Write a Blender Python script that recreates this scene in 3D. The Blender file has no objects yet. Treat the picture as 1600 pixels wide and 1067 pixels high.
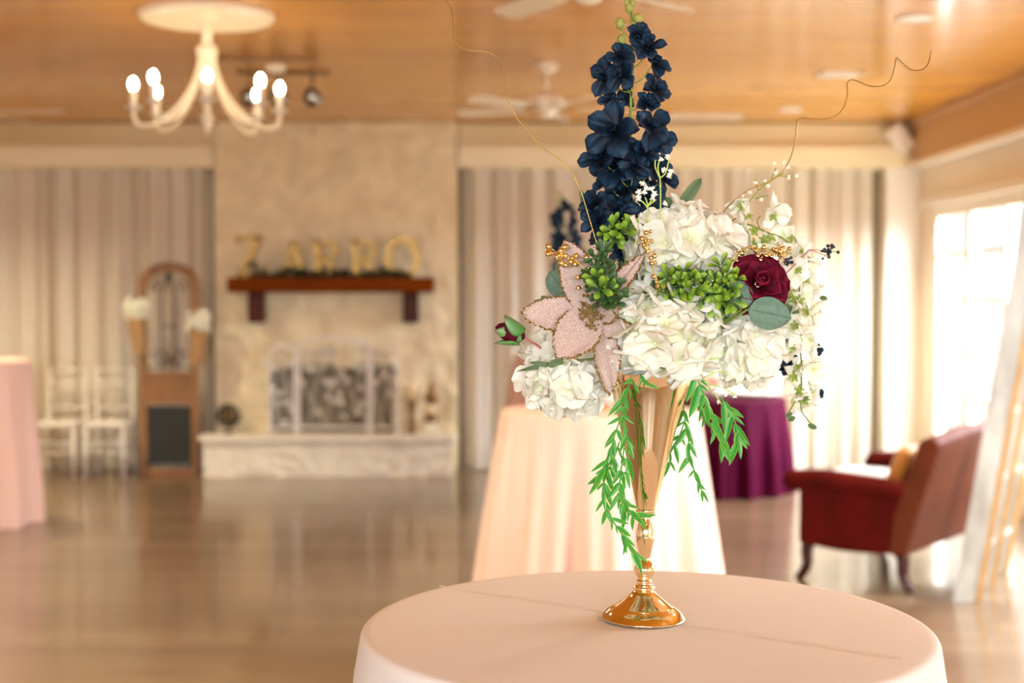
import bpy, bmesh, math, random
from mathutils import Vector, Matrix, noise
R = math.radians
PI = math.pi
C = bpy.context.scene.collection
sc = bpy.context.scene

# ------------------------------------------------------------------ camera
F = 2222.0
CAM = Vector((0, 0, 1.53))
PITCH = math.atan((533.5 - 457) / F)
YAW = math.atan(10 / F)
cd = bpy.data.cameras.new('camera')
cam = bpy.data.objects.new('camera', cd)
C.objects.link(cam)
cam.location = CAM
cam.rotation_euler = (R(90) - PITCH, 0, -YAW)
cd.sensor_width = 36
cd.lens = 36 * F / 1600
cd.clip_start = 0.05
cd.dof.use_dof = True
cd.dof.focus_distance = 1.90
cd.dof.aperture_fstop = 3.4
sc.camera = cam
CM = cam.rotation_euler.to_matrix()

def P(px, py, Y):
    """point of the room on the line of sight of a photo position, Y metres in front of the lens"""
    d = CM @ Vector(((px - 800) / F, (533.5 - py) / F, -1))
    return CAM + d * (Y / d.y)

# ------------------------------------------------------------------ render look
sc.view_settings.view_transform = 'Standard'
sc.view_settings.look = 'None'
sc.view_settings.gamma = 1
sc.view_settings.exposure = 1.5
sc.view_settings.use_curve_mapping = False
sc.cycles.max_bounces = 10
sc.cycles.diffuse_bounces = 5
sc.cycles.glossy_bounces = 4
sc.cycles.transparent_max_bounces = 16
sc.cycles.sample_clamp_indirect = 6
sc.cycles.caustics_reflective = False
sc.cycles.caustics_refractive = False

# ------------------------------------------------------------------ world and daylight
w = bpy.data.worlds.new('sky')
sc.world = w
w.use_nodes = True
bg = w.node_tree.nodes['Background']
bg.inputs[0].default_value = (0.97, 0.99, 1.0, 1)
bg.inputs[1].default_value = 0.5

def area(name, loc, target, sx, sy, power, col):
    l = bpy.data.lights.new(name, 'AREA')
    l.shape = 'RECTANGLE'
    l.size = sx
    l.size_y = sy
    l.energy = power
    l.color = col
    o = bpy.data.objects.new(name, l)
    o.location = loc
    d = Vector(target) - Vector(loc)
    o.rotation_euler = d.to_track_quat('-Z', 'Y').to_euler()
    C.objects.link(o)
    return o
# daylight through the right-hand windows
area('daylight_far', (5.0, 9.6, 3.0), (1.5, 10.2, 0.9), 4.5, 2.0, 720, (0.80, 0.90, 1.0))
area('daylight_near', (5.0, 3.6, 3.0), (1.0, 3.2, 1.0), 5.0, 2.0, 620, (0.86, 0.93, 1.0))
area('daylight_behind', (-0.5, -5.6, 2.6), (0, 2.0, 1.1), 6.0, 2.4, 850, (0.86, 0.93, 1.0))

# ------------------------------------------------------------------ materials
def lin(c):
    if isinstance(c, str):
        c = tuple(int(c[i:i + 2], 16) / 255 for i in (0, 2, 4))
    return tuple((x / 12.92 if x <= 0.04045 else ((x + 0.055) / 1.055) ** 2.4) for x in c)

def mat(name, col, rough=0.6, metal=0.0, noise_amt=0.0, noise_scale=20, col2=None, bump=0.0, bump_scale=60,
        transl=0.0, emit=None, emit_s=0, sheen=0, coat=0, stretch=None, tcol=None, spec=None):
    m = bpy.data.materials.new(name)
    m.use_nodes = True
    nt = m.node_tree
    n = nt.nodes
    L = nt.links
    b = n['Principled BSDF']
    c = lin(col)
    b.inputs['Base Color'].default_value = (*c, 1)
    b.inputs['Roughness'].default_value = rough
    b.inputs['Metallic'].default_value = metal
    if spec is not None:
        b.inputs['Specular IOR Level'].default_value = spec
    if sheen:
        b.inputs['Sheen Weight'].default_value = sheen
    if coat:
        b.inputs['Coat Weight'].default_value = coat
        b.inputs['Coat Roughness'].default_value = 0.12
    if emit:
        b.inputs['Emission Color'].default_value = (*lin(emit), 1)
        b.inputs['Emission Strength'].default_value = emit_s
    tc = n.new('ShaderNodeTexCoord')
    vec = tc.outputs['Object']
    if stretch:
        mp = n.new('ShaderNodeMapping')
        mp.inputs['Scale'].default_value = stretch
        L.new(vec, mp.inputs[0])
        vec = mp.outputs[0]
    out_col = None
    if tcol:                                    # colour of a petal or leaf from its heart (t = 0) to its tip (t = 1)
        at = n.new('ShaderNodeAttribute')
        at.attribute_name = 't'
        sep = n.new('ShaderNodeSeparateColor')
        L.new(at.outputs['Color'], sep.inputs[0])
        cr = n.new('ShaderNodeValToRGB')
        els = cr.color_ramp.elements
        while len(els) < len(tcol[1]):
            els.new(0.5)
        for e, (p_, cc) in zip(els, tcol[1]):
            e.position = p_
            e.color = (*lin(cc), 1)
        L.new(sep.outputs[tcol[0]], cr.inputs[0])
        out_col = cr.outputs[0]
    if noise_amt > 0 or col2:
        nz = n.new('ShaderNodeTexNoise')
        nz.inputs['Scale'].default_value = noise_scale
        nz.inputs['Detail'].default_value = 4
        L.new(vec, nz.inputs['Vector'])
        mx = n.new('ShaderNodeMix')
        mx.data_type = 'RGBA'
        c2 = lin(col2) if col2 else tuple(x * (1 - noise_amt) for x in c)
        if out_col:
            mx.blend_type = 'MULTIPLY'
            L.new(out_col, mx.inputs[6])
            mx.inputs[7].default_value = (1 - noise_amt,) * 3 + (1,)
        else:
            mx.inputs[6].default_value = (*c, 1)
            mx.inputs[7].default_value = (*c2, 1)
        cr2 = n.new('ShaderNodeValToRGB')
        cr2.color_ramp.elements[0].position = 0.38
        cr2.color_ramp.elements[1].position = 0.64
        L.new(nz.outputs['Fac'], cr2.inputs[0])
        L.new(cr2.outputs[0], mx.inputs[0])
        out_col = mx.outputs[2]
    if out_col:
        L.new(out_col, b.inputs['Base Color'])
    if bump > 0:
        nb = n.new('ShaderNodeTexNoise')
        nb.inputs['Scale'].default_value = bump_scale
        nb.inputs['Detail'].default_value = 5
        L.new(vec, nb.inputs['Vector'])
        bp = n.new('ShaderNodeBump')
        bp.inputs['Strength'].default_value = bump
        bp.inputs['Distance'].default_value = 0.01
        L.new(nb.outputs['Fac'], bp.inputs['Height'])
        L.new(bp.outputs[0], b.inputs['Normal'])
    if transl > 0:
        tr = n.new('ShaderNodeBsdfTranslucent')
        if out_col:
            L.new(out_col, tr.inputs[0])
        else:
            tr.inputs[0].default_value = (*c, 1)
        ms = n.new('ShaderNodeMixShader')
        ms.inputs[0].default_value = transl
        L.new(b.outputs[0], ms.inputs[1])
        L.new(tr.outputs[0], ms.inputs[2])
        L.new(ms.outputs[0], n['Material Output'].inputs[0])
    return m

def plank_mat(name, c1, c2, width, length, rough, along='x', seam=0.35, coat=0, grain=0.25):
    """varnished boards: brick texture laid out in metres"""
    m = bpy.data.materials.new(name)
    m.use_nodes = True
    nt = m.node_tree
    n, L = nt.nodes, nt.links
    b = n['Principled BSDF']
    tc = n.new('ShaderNodeTexCoord')
    mp = n.new('ShaderNodeMapping')
    if along == 'y':
        mp.inputs['Rotation'].default_value = (0, 0, R(90))
    L.new(tc.outputs['Object'], mp.inputs[0])
    br = n.new('ShaderNodeTexBrick')
    br.inputs['Scale'].default_value = 1
    br.inputs['Brick Width'].default_value = length
    br.inputs['Row Height'].default_value = width
    br.inputs['Mortar Size'].default_value = 0.003
    br.inputs['Color1'].default_value = (*lin(c1), 1)
    br.inputs['Color2'].default_value = (*lin(c2), 1)
    br.inputs['Mortar'].default_value = (*[x * (1 - seam) for x in lin(c1)], 1)
    L.new(mp.outputs[0], br.inputs['Vector'])
    mp2 = n.new('ShaderNodeMapping')
    mp2.inputs['Scale'].default_value = (0.8, 9, 9)
    L.new(mp.outputs[0], mp2.inputs[0])
    nz = n.new('ShaderNodeTexNoise')
    nz.inputs['Scale'].default_value = 3
    nz.inputs['Detail'].default_value = 5
    L.new(mp2.outputs[0], nz.inputs['Vector'])
    mx = n.new('ShaderNodeMix')
    mx.data_type = 'RGBA'
    mx.blend_type = 'MULTIPLY'
    cr = n.new('ShaderNodeValToRGB')
    cr.color_ramp.elements[0].color = (1 - grain, 1 - grain, 1 - grain, 1)
    cr.color_ramp.elements[0].position = 0.3
    cr.color_ramp.elements[1].position = 0.7
    L.new(nz.outputs['Fac'], cr.inputs[0])
    mx.inputs[0].default_value = 1
    L.new(br.outputs['Color'], mx.inputs[6])
    L.new(cr.outputs[0], mx.inputs[7])
    L.new(mx.outputs[2], b.inputs['Base Color'])
    b.inputs['Roughness'].default_value = rough
    if coat:
        b.inputs['Coat Weight'].default_value = coat
        b.inputs['Coat Roughness'].default_value = 0.1
    return m

M = {}
M['ceiling'] = plank_mat('pine_ceiling', 'eba632', 'dd952a', 0.09, 3.6, 0.22, coat=0.35)
M['floor'] = plank_mat('oak_floor', '8f755a', '7a6048', 0.13, 2.2, 0.28, grain=0.3, coat=0.6)
M['cream'] = mat('cream_paint', 'e9dcc4', 0.5)
M['tan'] = mat('tan_paint', 'c9a777', 0.5)
M['frieze'] = mat('frieze_paint', 'e0cda0', 0.5)
M['header'] = mat('header_paint', 'f0e2bc', 0.5)
M['white'] = mat('white_paint', 'f1ece0', 0.45)
M['beige'] = mat('beige_paint', 'd9bd98', 0.6)
M['stone'] = mat('painted_stone', 'efdeb6', 0.75, noise_amt=0.12, noise_scale=6, bump=0.6, bump_scale=14)
M['hearth'] = mat('hearth_stone', 'efe6d0', 0.65, noise_amt=0.1, noise_scale=9, bump=0.5, bump_scale=16)
M['firebox'] = mat('sooty_brick', 'a39682', 0.9, noise_amt=0.3, noise_scale=5)
M['curtain'] = mat('sheer_curtain', 'efe6d6', 0.8, transl=0.35, sheen=0.2)
M['gap'] = mat('painted_wall_shade', '9a8f78', 0.8)  # dark tone standing in for shade in the gaps beside the drapes
M['mantel'] = mat('stained_wood', '7c3800', 0.6, spec=0.05, noise_amt=0.3, noise_scale=4, stretch=(1, 8, 8))
M['mantel_dark'] = mat('dark_stained_wood', '4e1d04', 0.5, spec=0.2, noise_amt=0.3, noise_scale=5)
M['wood'] = mat('old_pine', '96683c', 0.6, noise_amt=0.35, noise_scale=6, stretch=(1, 1, 0.2))
M['iron'] = mat('grey_iron', '5c554c', 0.5, 0.4)
M['chalk'] = mat('chalkboard', '2e2f2c', 0.85, noise_amt=0.15, noise_scale=8)
M['wicker'] = mat('wicker', 'b98f5e', 0.8, noise_amt=0.3, noise_scale=70, bump=0.6, bump_scale=90)
M['offwhite'] = mat('offwhite_enamel', 'efe4cc', 0.35)
M['bulb'] = mat('warm_bulb', 'fff0cc', 0.3, emit='ffe8c0', emit_s=26)
M['lens'] = mat('downlight_lens', 'fff4dd', 0.3, emit='fff0cf', emit_s=7)
M['crystal'] = mat('frosted_cup', 'dcd8d0', 0.15, transl=0.3)
M['chrome'] = mat('brushed_steel', '9a958a', 0.25, 1.0)
M['darkmetal'] = mat('dark_bronze', '3f3426', 0.4, 0.6)
M['bronze'] = mat('brown_bronze', '8a6230', 0.45, 0.4)
M['brass'] = mat('aged_brass', 'b58a3e', 0.3, 1.0)
M['letter'] = mat('gold_letter', 'a9843f', 0.4, 0.6)
M['candle'] = mat('candle_wax', 'f2d6a2', 0.5)
M['candlewood'] = mat('turned_wood', '8f6736', 0.5, noise_amt=0.3, noise_scale=9)
M['garland'] = mat('garland_leaf', '202c0e', 0.6, noise_amt=0.3, noise_scale=30)
M['pink'] = mat('blush_cloth', 'f3e9e0', 0.8, transl=0.12, bump=0.12, bump_scale=900)
M['pinkpale'] = mat('pale_pink_cloth', 'efcfc0', 0.85)
M['pinkdeep'] = mat('pink_cloth', 'f2cdbc', 0.8, transl=0.15)
M['burgundy'] = mat('burgundy_satin', '4a0226', 0.6, spec=0.08)
M['velvet'] = mat('red_velvet', '5c0c06', 0.8, noise_amt=0.35, noise_scale=5, spec=0.15)
M['velvetback'] = mat('worn_red_velvet', '683018', 0.6, noise_amt=0.2, noise_scale=4, spec=0.25)
M['mahogany'] = mat('mahogany_leg', '3c1509', 0.35)
M['goldcloth'] = mat('ochre_satin', 'c0802c', 0.4, sheen=0.3)
M['satin'] = mat('pale_satin', 'e8eaf0', 0.25, sheen=0.3)
M['chippy'] = mat('chipped_white_paint', 'b9b8b2', 0.7, noise_amt=0.0, noise_scale=7, col2='8f897f', stretch=(1, 1, 0.3))
M['rawwood'] = mat('raw_ladder_wood', 'b98f58', 0.7, noise_amt=0.2, noise_scale=12)
M['gold'] = mat('polished_gold', 'fbe4bb', 0.05, 1.0)
M['white_petal'] = mat('white_petal', 'f6f4e6', 0.65, spec=0.2, transl=0.3, tcol=(0, [(0.0, 'd8dc98'), (0.2, 'f3f3d6'), (0.55, 'fcfaec')]))
M['core'] = mat('flower_heart', 'f0efc8', 0.8)
M['navy'] = mat('navy_petal', '14293f', 0.55, spec=0.25, transl=0.05, tcol=(0, [(0.0, '03060b'), (0.5, '0b1c2e'), (0.82, '1c3a50'), (1.0, '241c34')]))  # navy is the petals' own; highlights are painted into the bluer tips
M['stem'] = mat('green_stem', '8a9a3a', 0.5)
M['olive'] = mat('olive_stem', '6b7a2e', 0.5)
M['bud'] = mat('green_bud', 'a3a44c', 0.55, noise_amt=0.25, noise_scale=60)
M['champagne'] = mat('champagne_glitter', 'ab8170', 0.5, 0.0, noise_amt=0.0, noise_scale=1100, col2='f0dccf', bump=0.35, bump_scale=1300)
M['glitter'] = mat('gold_glitter', 'c39a45', 0.25, 0.9, noise_scale=700, col2='fbe6a8', bump=1.0, bump_scale=900)
M['goldbead'] = mat('gold_bead', 'efd28c', 0.16, 1.0)
M['wire'] = mat('gold_wire', 'b08b45', 0.3, 0.9)
M['boxwood'] = mat('boxwood_leaf', '5f9a22', 0.4, transl=0.2, tcol=(0, [(0.0, '2c5212'), (0.45, '608420'), (1.0, 'a8cc40')]))  # shade between the leaves is painted into the darker leaf bases
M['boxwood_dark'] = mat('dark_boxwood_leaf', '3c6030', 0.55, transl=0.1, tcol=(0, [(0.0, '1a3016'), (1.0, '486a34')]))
M['bamboo'] = mat('bamboo_leaf', '3c9a2c', 0.38, transl=0.2, tcol=(1, [(0.0, '2f8f34'), (0.72, '4da32f'), (1.0, 'b4d45e')]))
M['euca'] = mat('eucalyptus_leaf', '6e8a74', 0.7, transl=0.08, noise_amt=0.22, noise_scale=160, tcol=(1, [(0.0, '4f6e56'), (0.12, '728f78'), (1.0, '6a8872')]))
M['olive_leaf'] = mat('olive_leaf', '57703f', 0.6, transl=0.1, tcol=(1, [(0.0, '445a30'), (1.0, '6c8350')]))
M['rose'] = mat('burgundy_petal', '6c0c24', 0.65, transl=0.08, spec=0.15, tcol=(0, [(0.0, '2c030c'), (0.7, '5c0820'), (1.0, '7c1030')]))
M['bud_leaf'] = mat('sepal', '5c8f3c', 0.5, transl=0.1, tcol=(0, [(0.0, '4a8a34'), (0.8, '7aa668'), (1.0, '8a5a5a')]))
M['berry'] = mat('dark_berry', '16202a', 0.3)
M['pinkstem'] = mat('pink_stem', 'c0706a', 0.5)
M['breath'] = mat('tiny_white_bloom', 'f8f8e8', 0.6)
M['limestem'] = mat('lime_stem', 'b8cc60', 0.5)
M['blushpetal'] = mat('blush_petal', 'eebfae', 0.6, transl=0.15)
M['ghost'] = mat('white_chair_paint', 'e4ddd2', 0.4)
M['scroll'] = mat('scroll_enamel', 'cfc5b2', 0.5)
M['vent'] = mat('vent_paint', 'e8ddc9', 0.5)
M['grass'] = mat('lawn', '9aa86a', 0.9, noise_amt=0.2, noise_scale=3)
M['hedge'] = mat('hedge_leaf', '8f9c56', 0.8, noise_amt=0.35, noise_scale=8)
M['pave'] = mat('pale_paving', 'e8e2d2', 0.8)

def glass_mat():
    m = bpy.data.materials.new('window_glass')
    m.use_nodes = True
    n, L = m.node_tree.nodes, m.node_tree.links
    n.remove(n['Principled BSDF'])
    t = n.new('ShaderNodeBsdfTransparent')
    g = n.new('ShaderNodeBsdfGlossy')
    g.inputs['Roughness'].default_value = 0.02
    x = n.new('ShaderNodeMixShader')
    x.inputs[0].default_value = 0.05
    L.new(t.outputs[0], x.inputs[1])
    L.new(g.outputs[0], x.inputs[2])
    L.new(x.outputs[0], n['Material Output'].inputs[0])
    return m
M['glass'] = glass_mat()

# ------------------------------------------------------------------ mesh helpers
class MB:
    def __init__(s):
        s.v = []; s.f = []; s.t = []

    def add(s, vs, fs, ts=None):
        o = len(s.v)
        s.v += [Vector(p) for p in vs]
        s.f += [tuple(i + o for i in f) for f in fs]
        s.t += ts if ts else [(0.5, 0.5)] * len(vs)

    def box(s, a, b, Mx=None):
        x0, y0, z0 = a
        x1, y1, z1 = b
        vs = [Vector((x, y, z)) for z in (z0, z1) for y in (y0, y1) for x in (x0, x1)]
        if Mx:
            vs = [Mx @ p for p in vs]
        s.add(vs, [(0, 2, 3, 1), (4, 5, 7, 6), (0, 1, 5, 4), (2, 6, 7, 3), (0, 4, 6, 2), (1, 3, 7, 5)])

    def bar(s, a, b, wd, dp, up=(0, 0, 1)):
        """a rectangular bar from a to b, wd across, dp deep"""
        a = Vector(a); b = Vector(b)
        d = (b - a).normalized()
        u = Vector(up)
        x = d.cross(u)
        if x.length < 1e-4:
            x = d.cross(Vector((0, 1, 0)))
        x.normalize()
        y = x.cross(d).normalized()
        vs = []
        for p in (a, b):
            for i, j in ((-1, -1), (1, -1), (1, 1), (-1, 1)):
                vs.append(p + x * wd / 2 * i + y * dp / 2 * j)
        s.add(vs, [(0, 1, 2, 3), (7, 6, 5, 4), (0, 4, 5, 1), (1, 5, 6, 2), (2, 6, 7, 3), (3, 7, 4, 0)])

    def tube(s, pts, r, n=8, cap=True):
        pts = [Vector(p) for p in pts]
        rs = r if isinstance(r, (list, tuple)) else [r] * len(pts)
        vs = []
        prev = None
        for i, p in enumerate(pts):
            d = (pts[min(i + 1, len(pts) - 1)] - pts[max(i - 1, 0)])
            d = d.normalized() if d.length > 1e-9 else Vector((0, 0, 1))
            if prev is None:
                u = Vector((0, 0, 1)) if abs(d.z) < 0.9 else Vector((1, 0, 0))
                x = d.cross(u).normalized()
            else:
                x = (prev - d * prev.dot(d))
                x = x.normalized() if x.length > 1e-6 else d.orthogonal().normalized()
            prev = x
            y = d.cross(x)
            for k in range(n):
                a = 2 * PI * k / n
                vs.append(p + (x * math.cos(a) + y * math.sin(a)) * rs[i])
        fs = []
        for i in range(len(pts) - 1):
            for k in range(n):
                fs.append((i * n + k, i * n + (k + 1) % n, (i + 1) * n + (k + 1) % n, (i + 1) * n + k))
        if cap:
            fs.append(tuple(range(n - 1, -1, -1)))
            fs.append(tuple((len(pts) - 1) * n + k for k in range(n)))
        s.add(vs, fs)

    def lathe(s, prof, n=32, loc=(0, 0, 0), Mx=None):
        vs = []
        for r, z in prof:
            for k in range(n):
                a = 2 * PI * k / n
                vs.append(Vector((loc[0] + r * math.cos(a), loc[1] + r * math.sin(a), loc[2] + z)))
        if Mx:
            vs = [Mx @ v for v in vs]
        fs = []
        for i in range(len(prof) - 1):
            for k in range(n):
                fs.append((i * n + k, i * n + (k + 1) % n, (i + 1) * n + (k + 1) % n, (i + 1) * n + k))
        if prof[0][0] > 1e-6:
            fs.append(tuple(range(n - 1, -1, -1)))
        if prof[-1][0] > 1e-6:
            fs.append(tuple((len(prof) - 1) * n + k for k in range(n)))
        s.add(vs, fs)

    def ball(s, c, r, n=8, sq=(1, 1, 1)):
        c = Vector(c)
        vs = []
        m = max(4, n // 2 + 1)
        for i in range(m + 1):
            th = PI * i / m
            for k in range(n):
                a = 2 * PI * k / n
                vs.append(c + Vector((r * sq[0] * math.sin(th) * math.cos(a), r * sq[1] * math.sin(th) * math.sin(a), r * sq[2] * math.cos(th))))
        fs = []
        for i in range(m):
            for k in range(n):
                fs.append((i * n + k, (i + 1) * n + k, (i + 1) * n + (k + 1) % n, i * n + (k + 1) % n))
        s.add(vs, fs)

    def grid(s, fn, nu, nv, close_u=False):
        vs = []; ts = []
        for i in range(nu + (0 if close_u else 1)):
            for j in range(nv + 1):
                r = fn(i / nu, j / nv)
                if len(r) == 2:
                    vs.append(r[0]); ts.append(r[1])
                else:
                    vs.append(r); ts.append((0.5, 0.5))
        fs = []
        k = nv + 1
        n_ = nu if close_u else nu + 1
        for i in range(nu):
            i2 = (i + 1) % n_ if close_u else i + 1
            for j in range(nv):
                fs.append((i * k + j, i2 * k + j, i2 * k + j + 1, i * k + j + 1))
        s.add(vs, fs, ts)

    def petal(s, Mx, L, W, cup=0.3, curl=0.2, ruf=0.0, seed=0, shape='ob', nu=6, nv=6):
        """a petal or leaf lying along +Y of Mx, its face to +Z; t = (distance from heart, distance from midrib)"""
        ph = seed * 1.7
        def fn(a, b):
            t = a
            q = b * 2 - 1
            if shape == 'ob':                       # broad and round towards the tip
                wd = (0.16 + 0.84 * min(1, t * 1.5) ** 0.8) * math.sqrt(max(0, 1 - max(0, (t - 0.45) / 0.55) ** 2.6))
            elif shape == 'lance':
                wd = math.sin(PI * min(1, t ** 0.75)) ** 0.85
            elif shape == 'mag':
                wd = max(0, math.sin(PI * (0.10 + 0.90 * t) ** 0.95)) ** 0.62
            elif shape == 'ovate':
                wd = max(0, math.sin(PI * t ** 0.86)) ** 0.62
            elif shape == 'oval':
                wd = math.sqrt(max(0, 1 - (2 * t - 1) ** 2)) * (1.05 - 0.15 * t)
            else:                                   # pointed
                wd = math.sin(PI * t ** 0.62) ** 0.8
            x = q * W / 2 * wd
            y = t * L
            z = curl * L * t * t + cup * W * q * q * wd + ruf * L * t * math.sin(q * 5 + ph + t * 3) * 0.5
            return Mx @ Vector((x, y, z)), (t, abs(q))
        s.grid(fn, nu, nv)

    def build(s, name, m, parent=None, smooth=True, loc=None, subsurf=0, bevel=0, solid=0):
        me = bpy.data.meshes.new(name)
        org = Vector(loc) if loc is not None else Vector((0, 0, 0))
        me.from_pydata([tuple(v - org) for v in s.v], [], s.f)
        at = me.color_attributes.new('t', 'FLOAT_COLOR', 'POINT')
        for i, t in enumerate(s.t):
            at.data[i].color = (t[0], t[1], 0, 1)
        me.materials.append(m)
        if smooth:
            me.shade_smooth()
        me.validate()
        bm = bmesh.new()
        bm.from_mesh(me)
        if not s_is_sheet(s):
            bmesh.ops.recalc_face_normals(bm, faces=bm.faces)
        bm.to_mesh(me)
        bm.free()
        o = bpy.data.objects.new(name, me)
        o.location = org
        C.objects.link(o)
        if parent:
            o.parent = parent
            o.location = org - (parent['_org'] if False else Vector((0, 0, 0)))
        if bevel:
            md = o.modifiers.new('bevel', 'BEVEL')
            md.width = bevel
            md.segments = 3
            md.limit_method = 'ANGLE'
        if subsurf:
            md = o.modifiers.new('subdivision', 'SUBSURF')
            md.levels = md.render_levels = subsurf
        if solid:
            md = o.modifiers.new('thickness', 'SOLIDIFY')
            md.thickness = solid
        return o

def s_is_sheet(s):
    return getattr(s, 'sheet', False)

def tag(o, label, cat, group=None):
    o['label'] = label
    o['category'] = cat
    if group:
        o['group'] = group
    return o

def thing(name, label, cat, loc=(0, 0, 0), rz=0, group=None):
    o = bpy.data.objects.new(name, None)
    o.empty_display_size = 0.05
    C.objects.link(o)
    o.location = loc
    o.rotation_euler = (0, 0, rz)
    return tag(o, label, cat, group)

def struct(mb, name, m, smooth=False, **k):
    o = mb.build(name, m, smooth=smooth, **k)
    o['kind'] = 'structure'
    return o

def one(name, m, parent=None, **k):
    """decorator-like shortcut: build from a list of calls"""
    mb = MB()
    return mb

def dup(root, loc=None, rot=None, label=None, group=None):
    r = root.copy()
    C.objects.link(r)
    if loc is not None:
        r.location = loc
    if rot is not None:
        r.rotation_euler = rot
    if label:
        r['label'] = label
    if group:
        r['group'] = group
    for ch in list(root.children):
        c = ch.copy()
        C.objects.link(c)
        c.parent = r
        for g in ch.children:
            d = g.copy()
            C.objects.link(d)
            d.parent = c
    return r

def face(n, spin=0.0):
    """rotation whose +Z looks along n"""
    return Vector(n).normalized().to_track_quat('Z', 'Y').to_matrix().to_4x4() @ Matrix.Rotation(spin, 4, 'Z')

def smooth_path(pts, k=6):
    pts = [Vector(p) for p in pts]
    out = []
    n = len(pts)
    for i in range(n - 1):
        p0 = pts[max(i - 1, 0)]; p1 = pts[i]; p2 = pts[i + 1]; p3 = pts[min(i + 2, n - 1)]
        for j in range(k):
            t = j / k
            out.append(0.5 * ((2 * p1) + (p2 - p0) * t + (2 * p0 - 5 * p1 + 4 * p2 - p3) * t * t + (3 * p1 - p0 - 3 * p2 + p3) * t ** 3))
    out.append(pts[-1])
    return out

# ================================================================== THE ROOM
XR, XL, YB, YF, ZC = 3.53, -6.2, 12.4, -4.2, 2.97
mb = MB(); mb.box((XL, YF, -0.1), (XR, YB, 0)); struct(mb, 'floor', M['floor'])
mb = MB(); mb.box((XL, YF, ZC), (XR + 0.1, YB, ZC + 0.1)); struct(mb, 'ceiling', M['ceiling'])
mb = MB(); mb.box((XL - 0.1, YF, 0), (XL, YB, ZC)); struct(mb, 'wall_left', M['cream'])
mb = MB(); mb.box((XL, YB, 0), (XR, YB + 0.1, ZC)); struct(mb, 'wall_back', M['cream'])
# wall behind the camera, its four window openings added for streaks on the vase
mb = MB()
mb.box((XL, YF - 0.1, 2.3), (XR, YF, ZC)); mb.box((XL, YF - 0.1, 0), (XR, YF, 0.4))
for x0, x1 in ((XL, -5.6), (-4.1, -3.5), (-1.8, -1.3), (0.4, 0.9), (2.6, XR)):
    mb.box((x0, YF - 0.1, 0.4), (x1, YF, 2.3))
struct(mb, 'wall_front', M['cream'])
k = 4
for x0, x1 in ((-5.6, -4.1), (-3.5, -1.8), (-1.3, 0.4), (0.9, 2.6)):
    k += 1
    mb = MB()
    for i in range(4):
        x = x0 + (x1 - x0) * i / 3
        mb.box((x - 0.03, YF - 0.08, 0.4), (x + 0.03, YF - 0.02, 2.3))
    for z in (0.42, 1.35, 2.27):
        mb.box((x0, YF - 0.08, z - 0.025), (x1, YF - 0.02, z + 0.025))
    struct(mb, 'window_%d' % k, M['darkmetal'])  # unseen dark mullions, added to give the vase dark reflected streaks
# right-hand wall: openings Y 9.3-11.72 (the glazing in view) and two nearer ones out of frame
openings = [(9.30, 11.72), (5.9, 8.6), (2.4, 5.1), (-1.6, 1.4)]
mb = MB()
mb.box((XR, YF, 2.22), (XR + 0.1, YB, ZC)); mb.box((XR, YF, 0), (XR + 0.1, YB, 0.16))
ys = sorted([YF, YB] + [y for o in openings for y in o])
for y0, y1 in zip(ys[0::2], ys[1::2]):
    mb.box((XR, y0, 0.16), (XR + 0.1, y1, 2.22))
struct(mb, 'wall_right', M['cream'])
for wi, (y0, y1) in enumerate(openings):
    mb = MB()
    X = XR + 0.05
    mb.box((X - 0.04, y0, 2.14), (X + 0.04, y1, 2.22)); mb.box((X - 0.04, y0, 0.16), (X + 0.04, y1, 0.28))
    n = 3
    for k in range(n + 1):
        yy = y0 + (y1 - y0) * k / n
        wd = 0.035 if k in (0, n) else (0.05 if k == 2 else 0.02)
        wd *= 1.3
        mb.box((X - 0.035, yy - wd, 0.2), (X + 0.035, yy + wd, 2.2))
    for z in (1.84, 1.47, 1.10, 0.73):
        mb.box((X - 0.012, y0, z - 0.017), (X + 0.012, y1, z + 0.017))
    fr = struct(mb, 'window_%d' % (wi + 1), M['white'])
    g = MB(); g.box((X - 0.004, y0, 0.28), (X + 0.004, y1, 2.14))
    g.build('pane', M['glass'], fr, smooth=False)
# painted bands, mouldings, and dark strips painted as shade beside the drapes
mb = MB(); mb.box((XR - 0.10, 0, 2.62), (XR, YB, ZC)); struct(mb, 'trim_1', M['tan'])
mb = MB(); mb.box((XR - 0.14, 0, 2.575), (XR, YB, 2.62)); mb.box((XR - 0.04, 0, 2.24), (XR, YB, 2.31)); struct(mb, 'trim_2', M['white'])
mb = MB(); mb.box((XR - 0.13, 0, 2.925), (XR - 0.10, YB, 2.965)); struct(mb, 'trim_3', M['beige'])
mb = MB(); mb.box((-6.1, 12.10, 2.765), (-2.47, 12.4, 2.96)); mb.box((-0.40, 12.10, 2.765), (XR - 0.1, 12.4, 2.96)); struct(mb, 'trim_4', M['frieze'])
mb = MB(); mb.box((-6.1, 12.04, 2.585), (-2.47, 12.4, 2.76)); mb.box((-0.40, 12.04, 2.585), (XR, 12.4, 2.76)); struct(mb, 'trim_5', M['header'])
mb = MB(); mb.box((3.24, 12.1, 0), (XR, 12.4, 2.585)); struct(mb, 'trim_6', M['white'])
mb = MB(); mb.box((-2.55, 12.33, 0), (-2.44, 12.39, 2.58)); mb.box((3.18, 12.33, 0), (3.24, 12.39, 2.58)); mb.box((-0.41, 12.33, 0), (-0.37, 12.39, 2.58))
struct(mb, 'gap_shade', M['gap'])  # dark strips that paint shade into the drape gaps
mb = MB(); mb.box((XR - 0.02, -1, 0), (XR, YB, 0.12)); struct(mb, 'baseboard_right', M['white'])

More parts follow.
